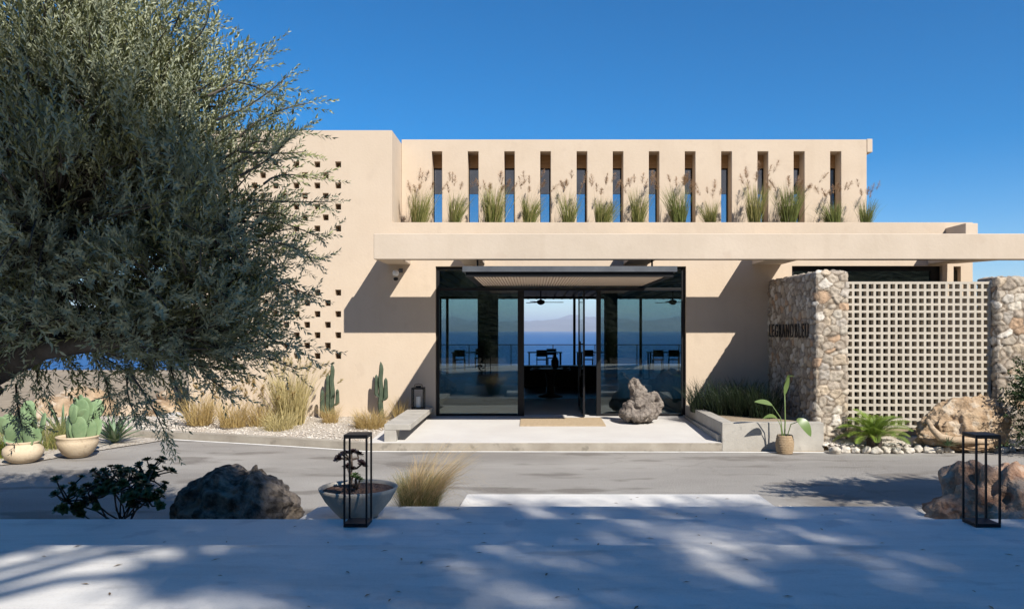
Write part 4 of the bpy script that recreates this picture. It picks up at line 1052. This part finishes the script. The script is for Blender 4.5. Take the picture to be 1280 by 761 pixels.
# succulent shrub, deep green, left foreground
rng = np.random.default_rng(15)
JADE = leafmat('jade leaves', (0.04, 0.075, 0.02), (0.06, 0.095, 0.035), (0.11, 0.14, 0.045), 0.4, 0.1)
YY = 7.35; tips = []; g0 = np.array([X(150, YY), YY, 0.05])
knots = []
for k in range(13):
    px = 95 + 9.0 * k + rng.uniform(-8, 8); py = 625 - 22 * math.sin(k / 12 * math.pi) + rng.uniform(-12, 12)
    knots.append(np.array([X(px, YY), YY + rng.uniform(-0.25, 0.25), Z(py, YY)]))
for kx in knots: tips.append((kx, g0 + rng.normal(0, 0.05, 3) * (1, 1, 0)))
for _ in range(115):
    kx = knots[rng.integers(0, len(knots))]; tp = kx + rng.normal(0, 1, 3) * (0.1, 0.12, 0.07) + (0, 0, 0.06)
    tp[2] = max(tp[2], 0.06); tips.append((tp, kx))
for px, py in ((150, 584), (158, 588), (142, 590), (166, 590), (170, 595), (176, 597), (134, 592), (127, 598)):
    tips.append((np.array([X(px, YY), YY, Z(py, YY)]), np.array([X(153, YY), YY, Z(606, YY)])))
tips.append((np.array([X(153, YY), YY, Z(606, YY)]), g0))
aeonium('jade_shrub', tuple(g0), tips, 8, JADE, 0.064, 'dark green succulent shrub in the olive shade left of the grey boulder', 'shrub', 24, 0.009)

# strelitzia in a basket
BASK = mat('woven basket', (0.34, 0.23, 0.13), 0.9, (0.52, 0.39, 0.25), 45, bump=1.0, bscale=70, stretch=(1, 1, 2.5))
qx, qy = G(981, 566.5)
prof = []
for i in range(24): prof.append((0.115 + 0.022 * math.sin(math.pi * i / 23) + (0.006 if i % 3 == 0 else 0), 0.285 * i / 23))
turned('basket_pot', BASK, qx, qy, 0.006, [(0.001, 0.0)] + prof + [(0.10, 0.27), (0.1, 0.22)], 'woven basket pot at the planter corner holding the tall leafy plant', 'pot', (0.102, 0.24))
PAD = leafmat('bird of paradise leaves', (0.10, 0.16, 0.03), (0.14, 0.2, 0.06), (0.14, 0.21, 0.05), 0.35, 0.25, 0.5)
pg = thing('bird_of_paradise', (qx, qy, 0.24), 'tall slender plant with paddle leaves in the woven basket', 'plant')
s2 = lambda cx, cy, d=0: Vector((X(860 + 0.2628 * cx, qy + d), qy + d, Z(380 + 0.2628 * cy, qy + d)))
GST = mat('green stalk', (0.13, 0.19, 0.06), 0.5, (0.2, 0.26, 0.1), 6)
stems = [([s2(458, 660), s2(462, 560), s2(460, 430)], 0.012), ([s2(456, 660), s2(440, 540), s2(398, 478)], 0.008), ([s2(452, 660), s2(440, 575), s2(425, 545)], 0.007), ([s2(462, 660), s2(490, 570, -0.1), s2(522, 560, -0.15)], 0.008)]
for p, r in stems: MB().tube([p[0], (p[0] + p[1]) / 2, p[1], (p[1] + p[2]) / 2, p[2]], [r, r, r * 0.9, r * 0.8, r * 0.6], 8).build('stalk', GST, pg, smooth=True)
def paddle(a, c, b, wd, nrm, name='leaf'):
    V = []; N = 14
    for i in range(N + 1):
        t = i / N; p = (1 - t) ** 2 * a + 2 * t * (1 - t) * c + t * t * b; w = wd * math.sin(math.pi * min(1, t * 0.95 + 0.05)) ** 0.7
        V += [p + nrm * w + Vector((0, -0.25, 0)) * w * 0.3, p, p - nrm * w + Vector((0, -0.25, 0)) * w * 0.3]
    q = []
    for i in range(N): q += [(3 * i, 3 * i + 1, 3 * i + 4, 3 * i + 3), (3 * i + 1, 3 * i + 2, 3 * i + 5, 3 * i + 4)]
    finish(name, npmesh(name, [tuple(v) for v in V], q), PAD, pg, smooth=True)
paddle(s2(460, 430), s2(470, 380), s2(478, 335, -0.05), 0.045, Vector((1, 0.3, 0)).normalized())
paddle(s2(470, 352), s2(485, 335, -0.1), s2(508, 345, -0.2), 0.035, Vector((0.2, 1, 0.2)).normalized())
paddle(s2(400, 480), s2(370, 458), s2(315, 464, -0.1), 0.042, Vector((0.1, 0.5, 0.8)).normalized())
paddle(s2(426, 546), s2(400, 515), s2(355, 545, -0.05), 0.045, Vector((0.1, 0.8, 0.5)).normalized())
paddle(s2(520, 545, -0.15), s2(560, 560, -0.2), s2(585, 630, -0.22), 0.085, Vector((0.8, 0.4, 0.5)).normalized())

# cycad and small agave
CYC = leafmat('cycad fronds', (0.16, 0.25, 0.035), (0.2, 0.28, 0.06), (0.26, 0.34, 0.06), 0.35, 0.3, 0.5)
def cycad(x, y, z, L, n, seed, label):
    rng = np.random.default_rng(seed); t = thing('cycad', (x, y, z), label, 'cycad'); V = []; Q = []
    for i in range(n):
        a = 2.39996 * i; el = 1.45 - 1.05 * (i / n) + rng.uniform(-0.1, 0.1); l = L * rng.uniform(0.75, 1.1)
        hd = np.array([math.cos(a), math.sin(a), 0]); sd = np.array([-math.sin(a), math.cos(a), 0])
        p = np.array([x, y, z]); e = el; N = 26; st = l / N
        for k in range(N):
            d = hd * math.cos(e) + np.array([0, 0, 1]) * math.sin(e); e -= 0.035 + 0.02 * (k / N); p = p + d * st
            if k < 3: continue
            u = np.cross(sd, d); ll = 0.13 * math.sin(math.pi * (0.15 + 0.82 * k / N)) ** 0.6 * L / 0.55
            for sg in (1, -1):
                ld = sd * sg * 0.8 + d * 0.55 + u * 0.35 * -1; ld /= np.linalg.norm(ld); w = d * 0.009; n0 = len(V)
                V += [p - w, p + ld * ll * 0.5 - w * 1.2, p + ld * ll, p + ld * ll * 0.5 + w * 1.2]; Q.append((n0, n0 + 1, n0 + 2, n0 + 3))
            n0 = len(V); V += [p - sd * 0.005, p + sd * 0.005, p + d * st + sd * 0.005, p + d * st - sd * 0.005]; Q.append((n0, n0 + 1, n0 + 2, n0 + 3))
    finish('fronds', npmesh('fronds', np.array(V), Q), CYC, t)
    MB().lathe([(0.11, -0.1), (0.12, 0.02), (0.06, 0.1), (0.001, 0.12)], (x, y, z), 16).build('stump', STEM, t)
cycad(X(1098, 12.15), 12.3, 0.16, 0.62, 34, 3, 'bright green cycad spreading its fronds in front of the pierced screen')
def spiky(name, x, y, z, n, L, w, seed, m, label, cat='agave', flat=0.2, group=None):
    rng = np.random.default_rng(seed); V = []; Q = []
    for i in range(n):
        a = 2.39996 * i + rng.uniform(-0.2, 0.2); el = flat + (1.35 - flat) * (i / n); l = L * rng.uniform(0.75, 1.1) * (1 - 0.2 * i / n)
        hd = np.array([math.cos(a), math.sin(a), 0]); sd = np.array([-math.sin(a), math.cos(a), 0]); p = np.zeros(3); e = el; o = len(V)
        for k in range(5):
            t = k / 4; ww = w * (1 - t) ** 0.7 + 0.001; u = np.cross(sd, hd * math.cos(e) + np.array([0, 0, math.sin(e)]))
            V += [p + sd * ww - u * ww * 0.35, p.copy(), p - sd * ww - u * ww * 0.35]
            p = p + (hd * math.cos(e) + np.array([0, 0, 1]) * math.sin(e)) * l / 4; e -= 0.08
        for k in range(4):
            b = o + 3 * k; Q += [(b, b + 1, b + 4, b + 3), (b + 1, b + 2, b + 5, b + 4)]
    o = finish(name, npmesh(name, np.array(V), Q), m, smooth=False); o.location = (x, y, z); return setp(o, label, cat, group)
AGA = leafmat('grey green agave', (0.11, 0.18, 0.09), (0.14, 0.2, 0.11), (0.15, 0.22, 0.12), 0.45, 0.1)
spiky('agave', X(1184, 11.95), 11.93, 0.12, 34, 0.27, 0.012, 4, AGA, 'small spiky green agave between driftwood and tan boulder')

# cacti against the wall
CACT = mat('columnar cactus', (0.045, 0.065, 0.042), 0.6, (0.085, 0.11, 0.07), 6, speck=((0.26, 0.22, 0.14), 30, 0.66, 0.6))
def cactus(px, Y, z0, ztop, arms, label):
    x = X(px, Y); t = thing('cactus', (x, Y, z0), label, 'cactus', 'columnar cacti by the cream wall')
    def rib(pts, r, name):
        pts = [Vector(p) for p in pts]; mb = MB(); N = len(pts); S = 24; vs = []; fs = []
        for i, p in enumerate(pts):
            tt = i / (N - 1); rr = r * (0.85 + 0.15 * math.sin(3 * tt + 1)) * (1 if tt < 0.86 else math.sqrt(max(0.02, 1 - ((tt - 0.86) / 0.14) ** 2)))
            for k in range(S):
                a = 2 * math.pi * k / S; q = rr * (1 + (0.16 if k % 4 in (0,) else (-0.12 if k % 4 == 2 else 0)))
                vs.append((p.x + q * math.cos(a), p.y + q * math.sin(a), p.z))
        for i in range(N - 1):
            for k in range(S): fs.append((i * S + k, i * S + (k + 1) % S, (i + 1) * S + (k + 1) % S, (i + 1) * S + k))
        fs.append(tuple(range((N - 1) * S, N * S)))
        mb.add(vs, fs).build(name, CACT, t, smooth=True)
    rib([(x + 0.01 * math.sin(k), Y, z0 - 0.05 + (ztop - z0 + 0.05) * k / 16) for k in range(17)], 0.047, 'trunk')
    for (dx, za, zb, r, dyy) in arms:
        pts = []
        for k in range(17):
            q = k / 16
            if q < 0.3: pts.append((x + dx * q / 0.3, Y + dyy * q / 0.3, za + 0.06 * (q / 0.3) ** 2))
            else: pts.append((x + dx, Y + dyy, za + 0.06 + (zb - za - 0.06) * (q - 0.3) / 0.7))
        rib(pts, r, 'arm')
    return t
cY = 14.9
cactus(415, cY, 0.2, Z(454, cY), [(-0.085, 0.3, Z(466, cY), 0.05, 0.03), (-0.19, 0.3, Z(487, cY), 0.042, 0.0), (0.11, 0.45, Z(486, cY), 0.036, -0.02)], 'columnar cactus beside the tall reed grass')
cactus(476, cY, 0.2, Z(452, cY), [(0.1, 0.55, Z(472, cY), 0.04, -0.02), (-0.09, 0.62, Z(468, cY), 0.036, 0.02)], 'columnar cactus nearest the entrance bench')

# ------------------------------------------------------------------ grasses
GG = leafmat('green grass blades', (0.15, 0.19, 0.04), (0.17, 0.2, 0.06), (0.42, 0.36, 0.15), 0.6, 0.3, 0.2)
GY_ = leafmat('golden dry grass', (0.42, 0.30, 0.11), (0.42, 0.30, 0.13), (0.56, 0.43, 0.2), 0.7, 0.3, 0.2)
GP = leafmat('pale reed grass', (0.44, 0.37, 0.16), (0.44, 0.37, 0.18), (0.62, 0.52, 0.27), 0.7, 0.3, 0.2)
GD = leafmat('dark green grass', (0.013, 0.026, 0.012), (0.018, 0.032, 0.016), (0.03, 0.045, 0.018), 0.5, 0.25, 0.3)
GST2 = leafmat('straw plumes', (0.34, 0.22, 0.13), (0.38, 0.25, 0.16), (0.56, 0.41, 0.27), 0.8, 0.25, 0.1)
def grass(name, loc, n, rad, lmin, lmax, lean, droop, width, m, seed, label, cat='grass', plumes=0, pl=(0.5, 0.9), plm=None, group=None, bias=(0, 0), psize=0.14, pdroop=0.5, plean=0.22):
    rng = np.random.default_rng(seed)
    V, q, _ = blades(n, rng, rad, lmin, lmax, lean, droop, width, bias=bias)
    o = finish(name, npmesh(name, V, q), m); o.location = loc; setp(o, label, cat, group)
    if plumes:
        V2, q2, tip = blades(plumes, rng, rad, pl[0], pl[1], plean, pdroop, 0.005, bias=bias)
        Vs = [V2]; Qs = [q2]; off = len(V2)
        for k in range(plumes):
            b = np.array([tip[0][k], tip[1][k], tip[2][k]]); a = np.array([tip[3][k], tip[4][k], tip[5][k]]); d = (b - a); d /= np.linalg.norm(d)
            hairs = 84; ps = psize * rng.uniform(0.7, 1.15)
            s = rng.uniform(0, 1, hairs); P = b[None] + d[None] * (s[:, None] * ps - ps * 0.3)
            r = rng.normal(0, 1, (hairs, 3)); r -= (r @ d)[:, None] * d; r /= np.linalg.norm(r, axis=1, keepdims=True)
            hl = 0.05 * np.sin(np.pi * (0.1 + 0.85 * s))[:, None] * ps / 0.14
            T = P + d * 0.03 + r * hl; sd = np.cross(r, d) * 0.0035
            Vh = np.stack([P - sd, T - sd * 0.3, T + sd * 0.3, P + sd], 1).reshape(-1, 3)
            Vs.append(Vh); Qs.append(np.arange(hairs * 4).reshape(-1, 4) + off); off += len(Vh)
        p = finish('seed_heads', npmesh('seed_heads', np.concatenate(Vs), np.concatenate(Qs)), plm or GST2); p.parent = o
    return o
LY = 15.80
gz = ZP - 0.20
gpx = [522, 567, 616, 660, 710, 751, 797, 848, 890, 942, 987, 1041, 1081]
pos = ['left of the first slit window', 'between the first and second slit windows', 'between the second and third slit windows', 'between the third and fourth slit windows', 'between the fourth and fifth slit windows', 'between the fifth and sixth slit windows', 'between the sixth and seventh slit windows', 'between the seventh and eighth slit windows', 'between the eighth and ninth slit windows', 'just left of the tenth slit window', 'left of the eleventh slit window', 'in front of the twelfth slit window', 'at the right end of the ledge past the last slit']
gv = []
for k in range(7):
    gv.append(grass('fountain_grass', (0, 0, 0), (420, 300, 480, 360, 260, 450, 330)[k], (0.09, 0.07, 0.1, 0.08, 0.07, 0.09, 0.08)[k], 0.5, (1.05, 0.95, 1.1, 0.9, 1.0, 0.85, 1.05)[k], (0.12, 0.09, 0.14, 0.1, 0.16, 0.13, 0.08)[k], (0.42, 0.5, 0.35, 0.6, 0.45, 0.55, 0.4)[k], 0.0105, GG, 40 + k, 'tuft', 'grass', (9, 6, 11, 7, 6, 10, 8)[k], (0.95, 1.25), GST2, 'fountain grasses on the roof ledge', bias=((0.4, 0), (0.6, 0), (0.2, 0), (0.5, 0.1), (0.1, 0), (0.6, -0.1), (0.3, 0))[k], psize=0.22, pdroop=0.5, plean=0.13))
rng = np.random.default_rng(77)
for i, px in enumerate(gpx):
    lb = 'plumed grass tuft on ledge, ' + pos[i]
    loc = (X(px, LY), LY + rng.uniform(-0.1, 0.1), gz)
    if i < 7: o = gv[i]; o.location = loc; o['label'] = lb
    else: dup(gv[(i * 3) % 7], loc, rng.uniform(0, 6), lb, rng.uniform(0.82, 1.1))

grass('feather_grass', (-1.14, 7.74, 0.0), 1300, 0.15, 0.3, 0.56, 0.2, 0.7, 0.0045, GG, 5, 'green feather grass clump with blond tips bending right, beside the bowl', 'grass')
fgo = [o for o in bpy.data.objects if o.name.startswith('feather_grass')][0]
_r = np.random.default_rng(55)
V, q, _ = blades(1700, _r, 0.12, 0.42, 0.92, 0.15, 1.7, 0.0032, 9)
V = V.reshape(-1, 3); hgt = np.clip(V[:, 2] - 0.2, 0, None); V[:, 0] = V[:, 0] * (1 - 0.25 * np.clip(hgt / 0.5, 0, 1)) + hgt ** 1.4 * 0.85
p = finish('awns', npmesh('awns', V, q), leafmat('blond awns', (0.60, 0.42, 0.2), (0.6, 0.44, 0.22), (0.74, 0.56, 0.32), 0.7, 0.35, 0.1)); p.parent = fgo
grass('reed_grass', (X(364, 14.3), 14.3, 0.14), 520, 0.24, 0.7, 1.22, 0.20, 0.45, 0.011, GP, 6, 'tall pale reed grass between the golden tufts and the first cactus', 'grass', 34, (1.0, 1.3), GP, psize=0.16)
grass('reed_grass', (X(352, 13.9), 13.75, 0.12), 360, 0.22, 0.25, 0.5, 0.55, 1.1, 0.008, GP, 16, 'low arching straw grass at the foot of the tall reeds', 'grass')
for k, (px, Y, n, l0, l1, lb) in enumerate(((326, 14.2, 330, 0.3, 0.75, 'golden tuft of dry grass touching the tall reeds'), (291, 14.0, 360, 0.3, 0.62, 'golden tuft of dry grass under the olive, left of the reeds'), (250, 14.3, 420, 0.35, 0.8, 'golden tuft of dry grass leftmost in the gravel bed'))):
    grass('dry_grass', (X(px, Y), Y, 0.16), n, 0.22, l0, l1, 0.38, 0.9, 0.007, GY_, 60 + k, lb, 'grass', 18, (0.6, 0.85), GY_, 'golden dry grasses in the gravel bed')
grass('dry_grass', (X(463, 13.9), 13.9, 0.15), 900, 0.26, 0.22, 0.46, 0.5, 1.2, 0.006, GY_, 71, 'low golden grass spreading in front of the second cactus', 'grass', 0, group='golden dry grasses in the gravel bed')
grass('dry_grass', (X(500, 14.6), 14.6, 0.17), 200, 0.1, 0.3, 0.55, 0.2, 0.5, 0.006, GY_, 72, 'thin upright golden grass behind the bench', 'grass', 0, group='golden dry grasses in the gravel bed')
grass('dry_grass', (X(415, 14.6), 14.45, 0.17), 240, 0.14, 0.2, 0.45, 0.35, 0.9, 0.006, GY_, 73, 'small golden grass at the foot of the first cactus', 'grass', 0, group='golden dry grasses in the gravel bed')
for k, (px, Y, lb) in enumerate(((880, 14.4, 'leftmost dark grass clump in the concrete planter'), (905, 14.0, 'dark grass clump second from left in the planter'), (930, 13.8, 'dark grass clump third from left in the planter'), (955, 13.5, 'dark grass clump in the planter next to the stone wall'), (925, 14.7, 'dark grass clump at the back of the planter by the wall'))):
    grass('planter_grass', (X(px, Y), Y, pz - 0.06), 420, 0.26, 0.3, 0.72, 0.28, 0.7, 0.009, GD, 80 + k, lb, 'grass', 0, group='dark grasses in the planter')
# verge plants on the far left
grass('verge_grass', (X(52, 12.4), 12.4, 0.01), 500, 0.35, 0.3, 0.6, 0.3, 0.8, 0.008, GG, 91, 'olive green grass between the two clay pots', 'grass')
grass('verge_grass', (X(-2, 11.6), 11.6, 0.01), 420, 0.3, 0.3, 0.55, 0.3, 0.8, 0.010, leafmat('lime grass', (0.20, 0.25, 0.03), (0.2, 0.26, 0.05), (0.34, 0.36, 0.06), 0.6, 0.35), 92, 'lime yellow grass at the left edge beside the rounded pot', 'grass')
spiky('agave', X(143, 13.0), 13.0, 0.02, 44, 0.65, 0.045, 14, AGA, 'large green agave right of the wide clay pot', flat=0.35)
spiky('agave', X(78, 13.3), 13.3, 0.02, 34, 0.9, 0.03, 15, AGA, 'tall thin leaved agave behind the wide clay pot', flat=0.6)
grass('spill_plant', (-3.85, 4.95, 0.30), 260, 0.14, 0.12, 0.26, 0.5, 1.0, 0.014, GG, 95, 'small green plant in the corner bed at the lower left', 'plant')

# low walls and rocks beyond the verge, far left
o = box('garden_wall', PLASTER, X(140, 16.5), X(232, 16.5), 16.5, 16.8, 0, Z(506, 16.5), None, (-8, 16.5, 0), bevel=0.02); setp(o, 'low cream garden wall seen under the olive branches', 'wall')
for k, (px, Y, r, lb) in enumerate(((208, 16.3, 0.45, 'pale flat rock on the gravel in front of the low garden wall'), (225, 16.9, 0.5, 'pale rock heaped behind the low garden wall, nearer the villa'), (60, 15.5, 0.7, 'pinkish rock behind the clay pots'), (100, 16.5, 0.8, 'pinkish rock heaped behind the tall thin agave'))):
    boulder('garden_rock', TANROCK, (X(px, Y), Y, 0.35 if k == 1 else 0.15), (r, r * 0.7, r * 0.6), 50 + k, 0.3, 1.2, 0.2, 4, lb, 'rock', 'rocks beyond the verge')

# shrub at the right edge
rng = np.random.default_rng(31)
ctm = [sprig(rng, 0.2, 6, 0.06, 0.028, 1.0) for _ in range(4)]
tree('lentisk_shrub', (7.85, 11.8, 0.0), (7.85, 11.8, 0.35), [((7.95, 11.8, 0.8), (0.6, 0.5, 0.45)), ((8.0, 11.85, 1.1), (0.5, 0.45, 0.42)), ((7.8, 11.6, 0.4), (0.5, 0.42, 0.36))], 90, 9, 31, 'leafy green shrub at the right edge beside the tan boulder', 'shrub', GREENL, ctm, 1.0, 0.06)

# the same shrub planted behind the terrace, seen mirrored in the entrance glass
shr = [o for o in bpy.data.objects if o.name.startswith('lentisk_shrub')][0]
rng = np.random.default_rng(17)
for i in range(16):
    o = dup(shr, (-7.5 + i * 1.05 + rng.uniform(-0.3, 0.3), -3.4 - (i % 3) * 1.7 + rng.uniform(-0.4, 0.4), 0.28), rng.uniform(0, 6), 'leafy green shrub in the bed behind the camera', rng.uniform(0.8, 1.25)); o['group'] = 'shrubs behind the terrace'

# ------------------------------------------------------------------ trees
rng = np.random.default_rng(1)
ot = [sprig(rng, 0.29, 9, 0.074, 0.0155, 0.8) for _ in range(7)]
oy = 5.5; ok = oy / 6.8
def op(px, py, Y=oy): return (X(px, Y), Y, Z(py, Y))
ells = [(op(85, 240), (1.65, 1.5, 1.5)), (op(238, 368), (0.9, 0.95, 0.68)), (op(95, 45), (1.05, 1.1, 1.2)), (op(255, 215), (0.72, 0.85, 0.78)), ((-4.65, 5.5, 3.04), (1.3, 1.5, 1.8)), (op(95, 418), (1.3, 1.0, 0.46)), (op(215, 428), (0.85, 0.8, 0.34)), (op(215, 110), (0.55, 0.7, 0.7)), (op(305, 290), (0.5, 0.7, 0.8)), (op(280, 408), (0.58, 0.7, 0.4)), (op(140, 150), (1.2, 1.2, 1.0))]
ells = [(c, tuple(q * ok for q in r)) for c, r in ells]
ex = []
for a, b in (((300, 170), (402, 128)), ((310, 250), (427, 252)), ((300, 190), (392, 190)), ((320, 300), (405, 330)), ((310, 330), (408, 372)), ((320, 400), (402, 432)), ((290, 430), (385, 462)), ((230, 60), (262, 8)), ((260, 120), (330, 62)), ((270, 150), (360, 95)), ((165, 470), (208, 545)), ((160, 460), (172, 520)), ((120, 450), (138, 512)), ((210, 440), (226, 502)), ((240, 450), (290, 492)), ((60, 60), (80, -40)), ((150, 60), (165, -40)), ((200, 80), (235, -10)), ((330, 230), (412, 225)), ((320, 270), (418, 300)), ((20, 480), (28, 535)), ((285, 100), (345, 120)), ((300, 220), (385, 160))):
    y1, y2 = oy - rng.uniform(-0.2, 0.4), oy - rng.uniform(-0.3, 0.5)
    b = (b[0] - 12 if b[0] > 380 else b[0], b[1]); ex.append((op(*a, y1), op(*b, y2), 22 if b[1] > 470 else 13))
tree('olive_tree', (-4.9, 4.95, 0.28), op(-25, 470), ells, 900, 13, 2, 'big silvery green olive tree filling the left side before the villa', 'olive tree', OLIVE, ot, 0.88, 0.22, ex,
     trunkpts=[(-4.9, 4.95, 0.28), (-4.75, 5.05, 0.65), (-4.4, 5.3, 1.0), op(-25, 470)], up=lambda p: min(1.2, max(0.4, (p[2] - 1.5) * 0.8)))

# taller trees standing behind and beside the camera: their shade falls over the terrace
rng = np.random.default_rng(9)
st_t = [sprig(rng, 0.5, 9, 0.13, 0.045, 0.95) for _ in range(5)]
k1, k2 = SUN.x / SUN.z, SUN.y / SUN.z
def over(x, y, z0, h):                                     # the point of the sun's ray through (x, y, z0) at height h
    return (x + k1 * (h - z0), y + k2 * (h - z0), h)
def shade(name, base, targets, seed, nsub, per, label, fork=None):
    el = [(over(x, y, z0, hh), r) for (x, y, z0, hh, r) in targets]
    c = np.mean([e[0] for e in el], axis=0)
    return tree(name, base, fork or (base[0] * 0.5 + c[0] * 0.5, base[1] * 0.5 + c[1] * 0.5, 8.5), el, nsub, per, seed, label, 'tree', GREENL, st_t, 1.0, 0.17, keep=lambda p: p[1] + 0.95 * p[2] < 8.35)
def spots(pts, seed, z0=0.4, r=(0.85, 0.62, 0.5)):
    rg = np.random.default_rng(seed); return [(x, y, z0, rg.uniform(12.5, 15.5), tuple(q * rg.uniform(0.8, 1.15) for q in r)) for x, y in pts]
shade('shade_tree', (9.6, -10.5, 0.46), spots([(0.3, 6.9), (1.7, 6.9), (2.6, 6.8), (0.9, 4.4), (1.5, 4.6), (2.2, 4.3), (2.7, 5.6), (1.6, 3.6), (0.7, 3.7), (0.0, 5.9), (-0.9, 5.8), (-0.7, 6.9), (-1.3, 4.6)], 1), 51, 300, 8, 'tall tree standing behind the camera, left of its pair')
shade('shade_tree', (13.2, -10.0, 0.46), spots([(3.2, 5.8), (4.3, 5.8), (3.4, 6.9), (2.9, 4.6), (3.5, 4.3), (4.3, 4.5), (2.7, 3.6), (3.6, 3.6)], 2), 52, 210, 8, 'tall tree standing behind the camera, right of its pair')
shade('shade_tree', (1.6, -6.6, 0.46), spots([(-1.7, 5.9), (-2.5, 5.9), (-3.3, 5.9), (-4.1, 5.8), (-3.6, 6.8), (-2.95, 7.0), (-4.7, 7.0), (-1.5, 4.9), (-5.0, 6.0)], 3) + [(-3.3, 5.3, 1.5, 12.6, (1.0, 0.7, 0.6)), (-2.3, 5.4, 1.9, 13.2, (0.9, 0.7, 0.6)), (-3.9, 5.4, 1.7, 12.9, (0.9, 0.7, 0.6)), (-3.0, 5.3, 2.2, 13.6, (1.0, 0.6, 0.5))], 53, 380, 8, 'tall tree standing behind the camera, nearest to the olive', fork=(2.0, -5.2, 9.3))
tree('roadside_tree', (6.1, 6.2, 0.0), (6.0, 6.2, 1.5), [(over(4.5, 9.3, 0, 2.6), (1.0, 0.4, 0.4)), (over(3.7, 9.1, 0, 2.7), (0.7, 0.35, 0.35)), (over(5.3, 9.2, 0, 3.0), (0.8, 0.5, 0.5)), (over(4.6, 8.8, 0, 2.9), (0.7, 0.4, 0.35))], 190, 12, 61, 'small leafy tree beside the road beyond the right edge', 'tree', GREENL, ctm, 1.3, 0.09)

rng = np.random.default_rng(70); n = 150
xx = rng.uniform(-3.2, 4.6, n); yy = rng.uniform(3.9, 8.3, n)
zz = np.where(yy < T4, 0.484, np.where(yy < T3, 0.364, np.where(yy < T2, 0.244, 0.124)))
ok_ = (yy < T3) | ((yy < T2) & (xx > -2.0) & (xx < 3.5)) | ((xx > -0.65) & (xx < 2.45))
P = np.stack([xx, yy, zz], 1)[ok_]; n = len(P)
tv = np.array([(-0.028, 0, 0.001), (0, -0.007, 0.004), (0.028, 0, 0.001), (0, 0.007, 0.004)])
a = rng.uniform(0, 6.28, n); sc_ = rng.uniform(0.6, 1.2, n)
W = np.stack([(tv[None, :, 0] * np.cos(a)[:, None] - tv[None, :, 1] * np.sin(a)[:, None]) * sc_[:, None], (tv[None, :, 0] * np.sin(a)[:, None] + tv[None, :, 1] * np.cos(a)[:, None]) * sc_[:, None], np.repeat(tv[None, :, 2], n, 0)], -1) + P[:, None]
o = finish('fallen_leaves', npmesh('fallen_leaves', W.reshape(-1, 3), np.arange(n * 4).reshape(-1, 4)), leafmat('dry leaves', (0.16, 0.10, 0.05), (0.2, 0.14, 0.08), (0.28, 0.2, 0.1), 0.7, 0.1)); setp(o, 'small dry leaves scattered over the pale terrace', 'leaves', kind='stuff')

# ------------------------------------------------------------------ the air over the water
hm = bpy.data.materials.new('sea air'); hm.use_nodes = True
nt = hm.node_tree; nt.nodes.remove(nt.nodes['Principled BSDF'])
pv = nt.nodes.new('ShaderNodeVolumePrincipled'); pv.inputs['Color'].default_value = (0.72, 0.83, 1.0, 1); pv.inputs['Density'].default_value = 0.000033
nt.links.new(pv.outputs[0], nt.nodes['Material Output'].inputs['Volume'])
hill_top = max(max(v.co.z for v in o.data.vertices) for o in bpy.data.objects if o.name.startswith('hills'))
hz = box('haze', hm, -95000, 95000, -800, 95000, -60.0, max(hill_top, 60.0) + 15.0)
setp(hz, kind='stuff'); hz['label'] = 'thin sea haze'
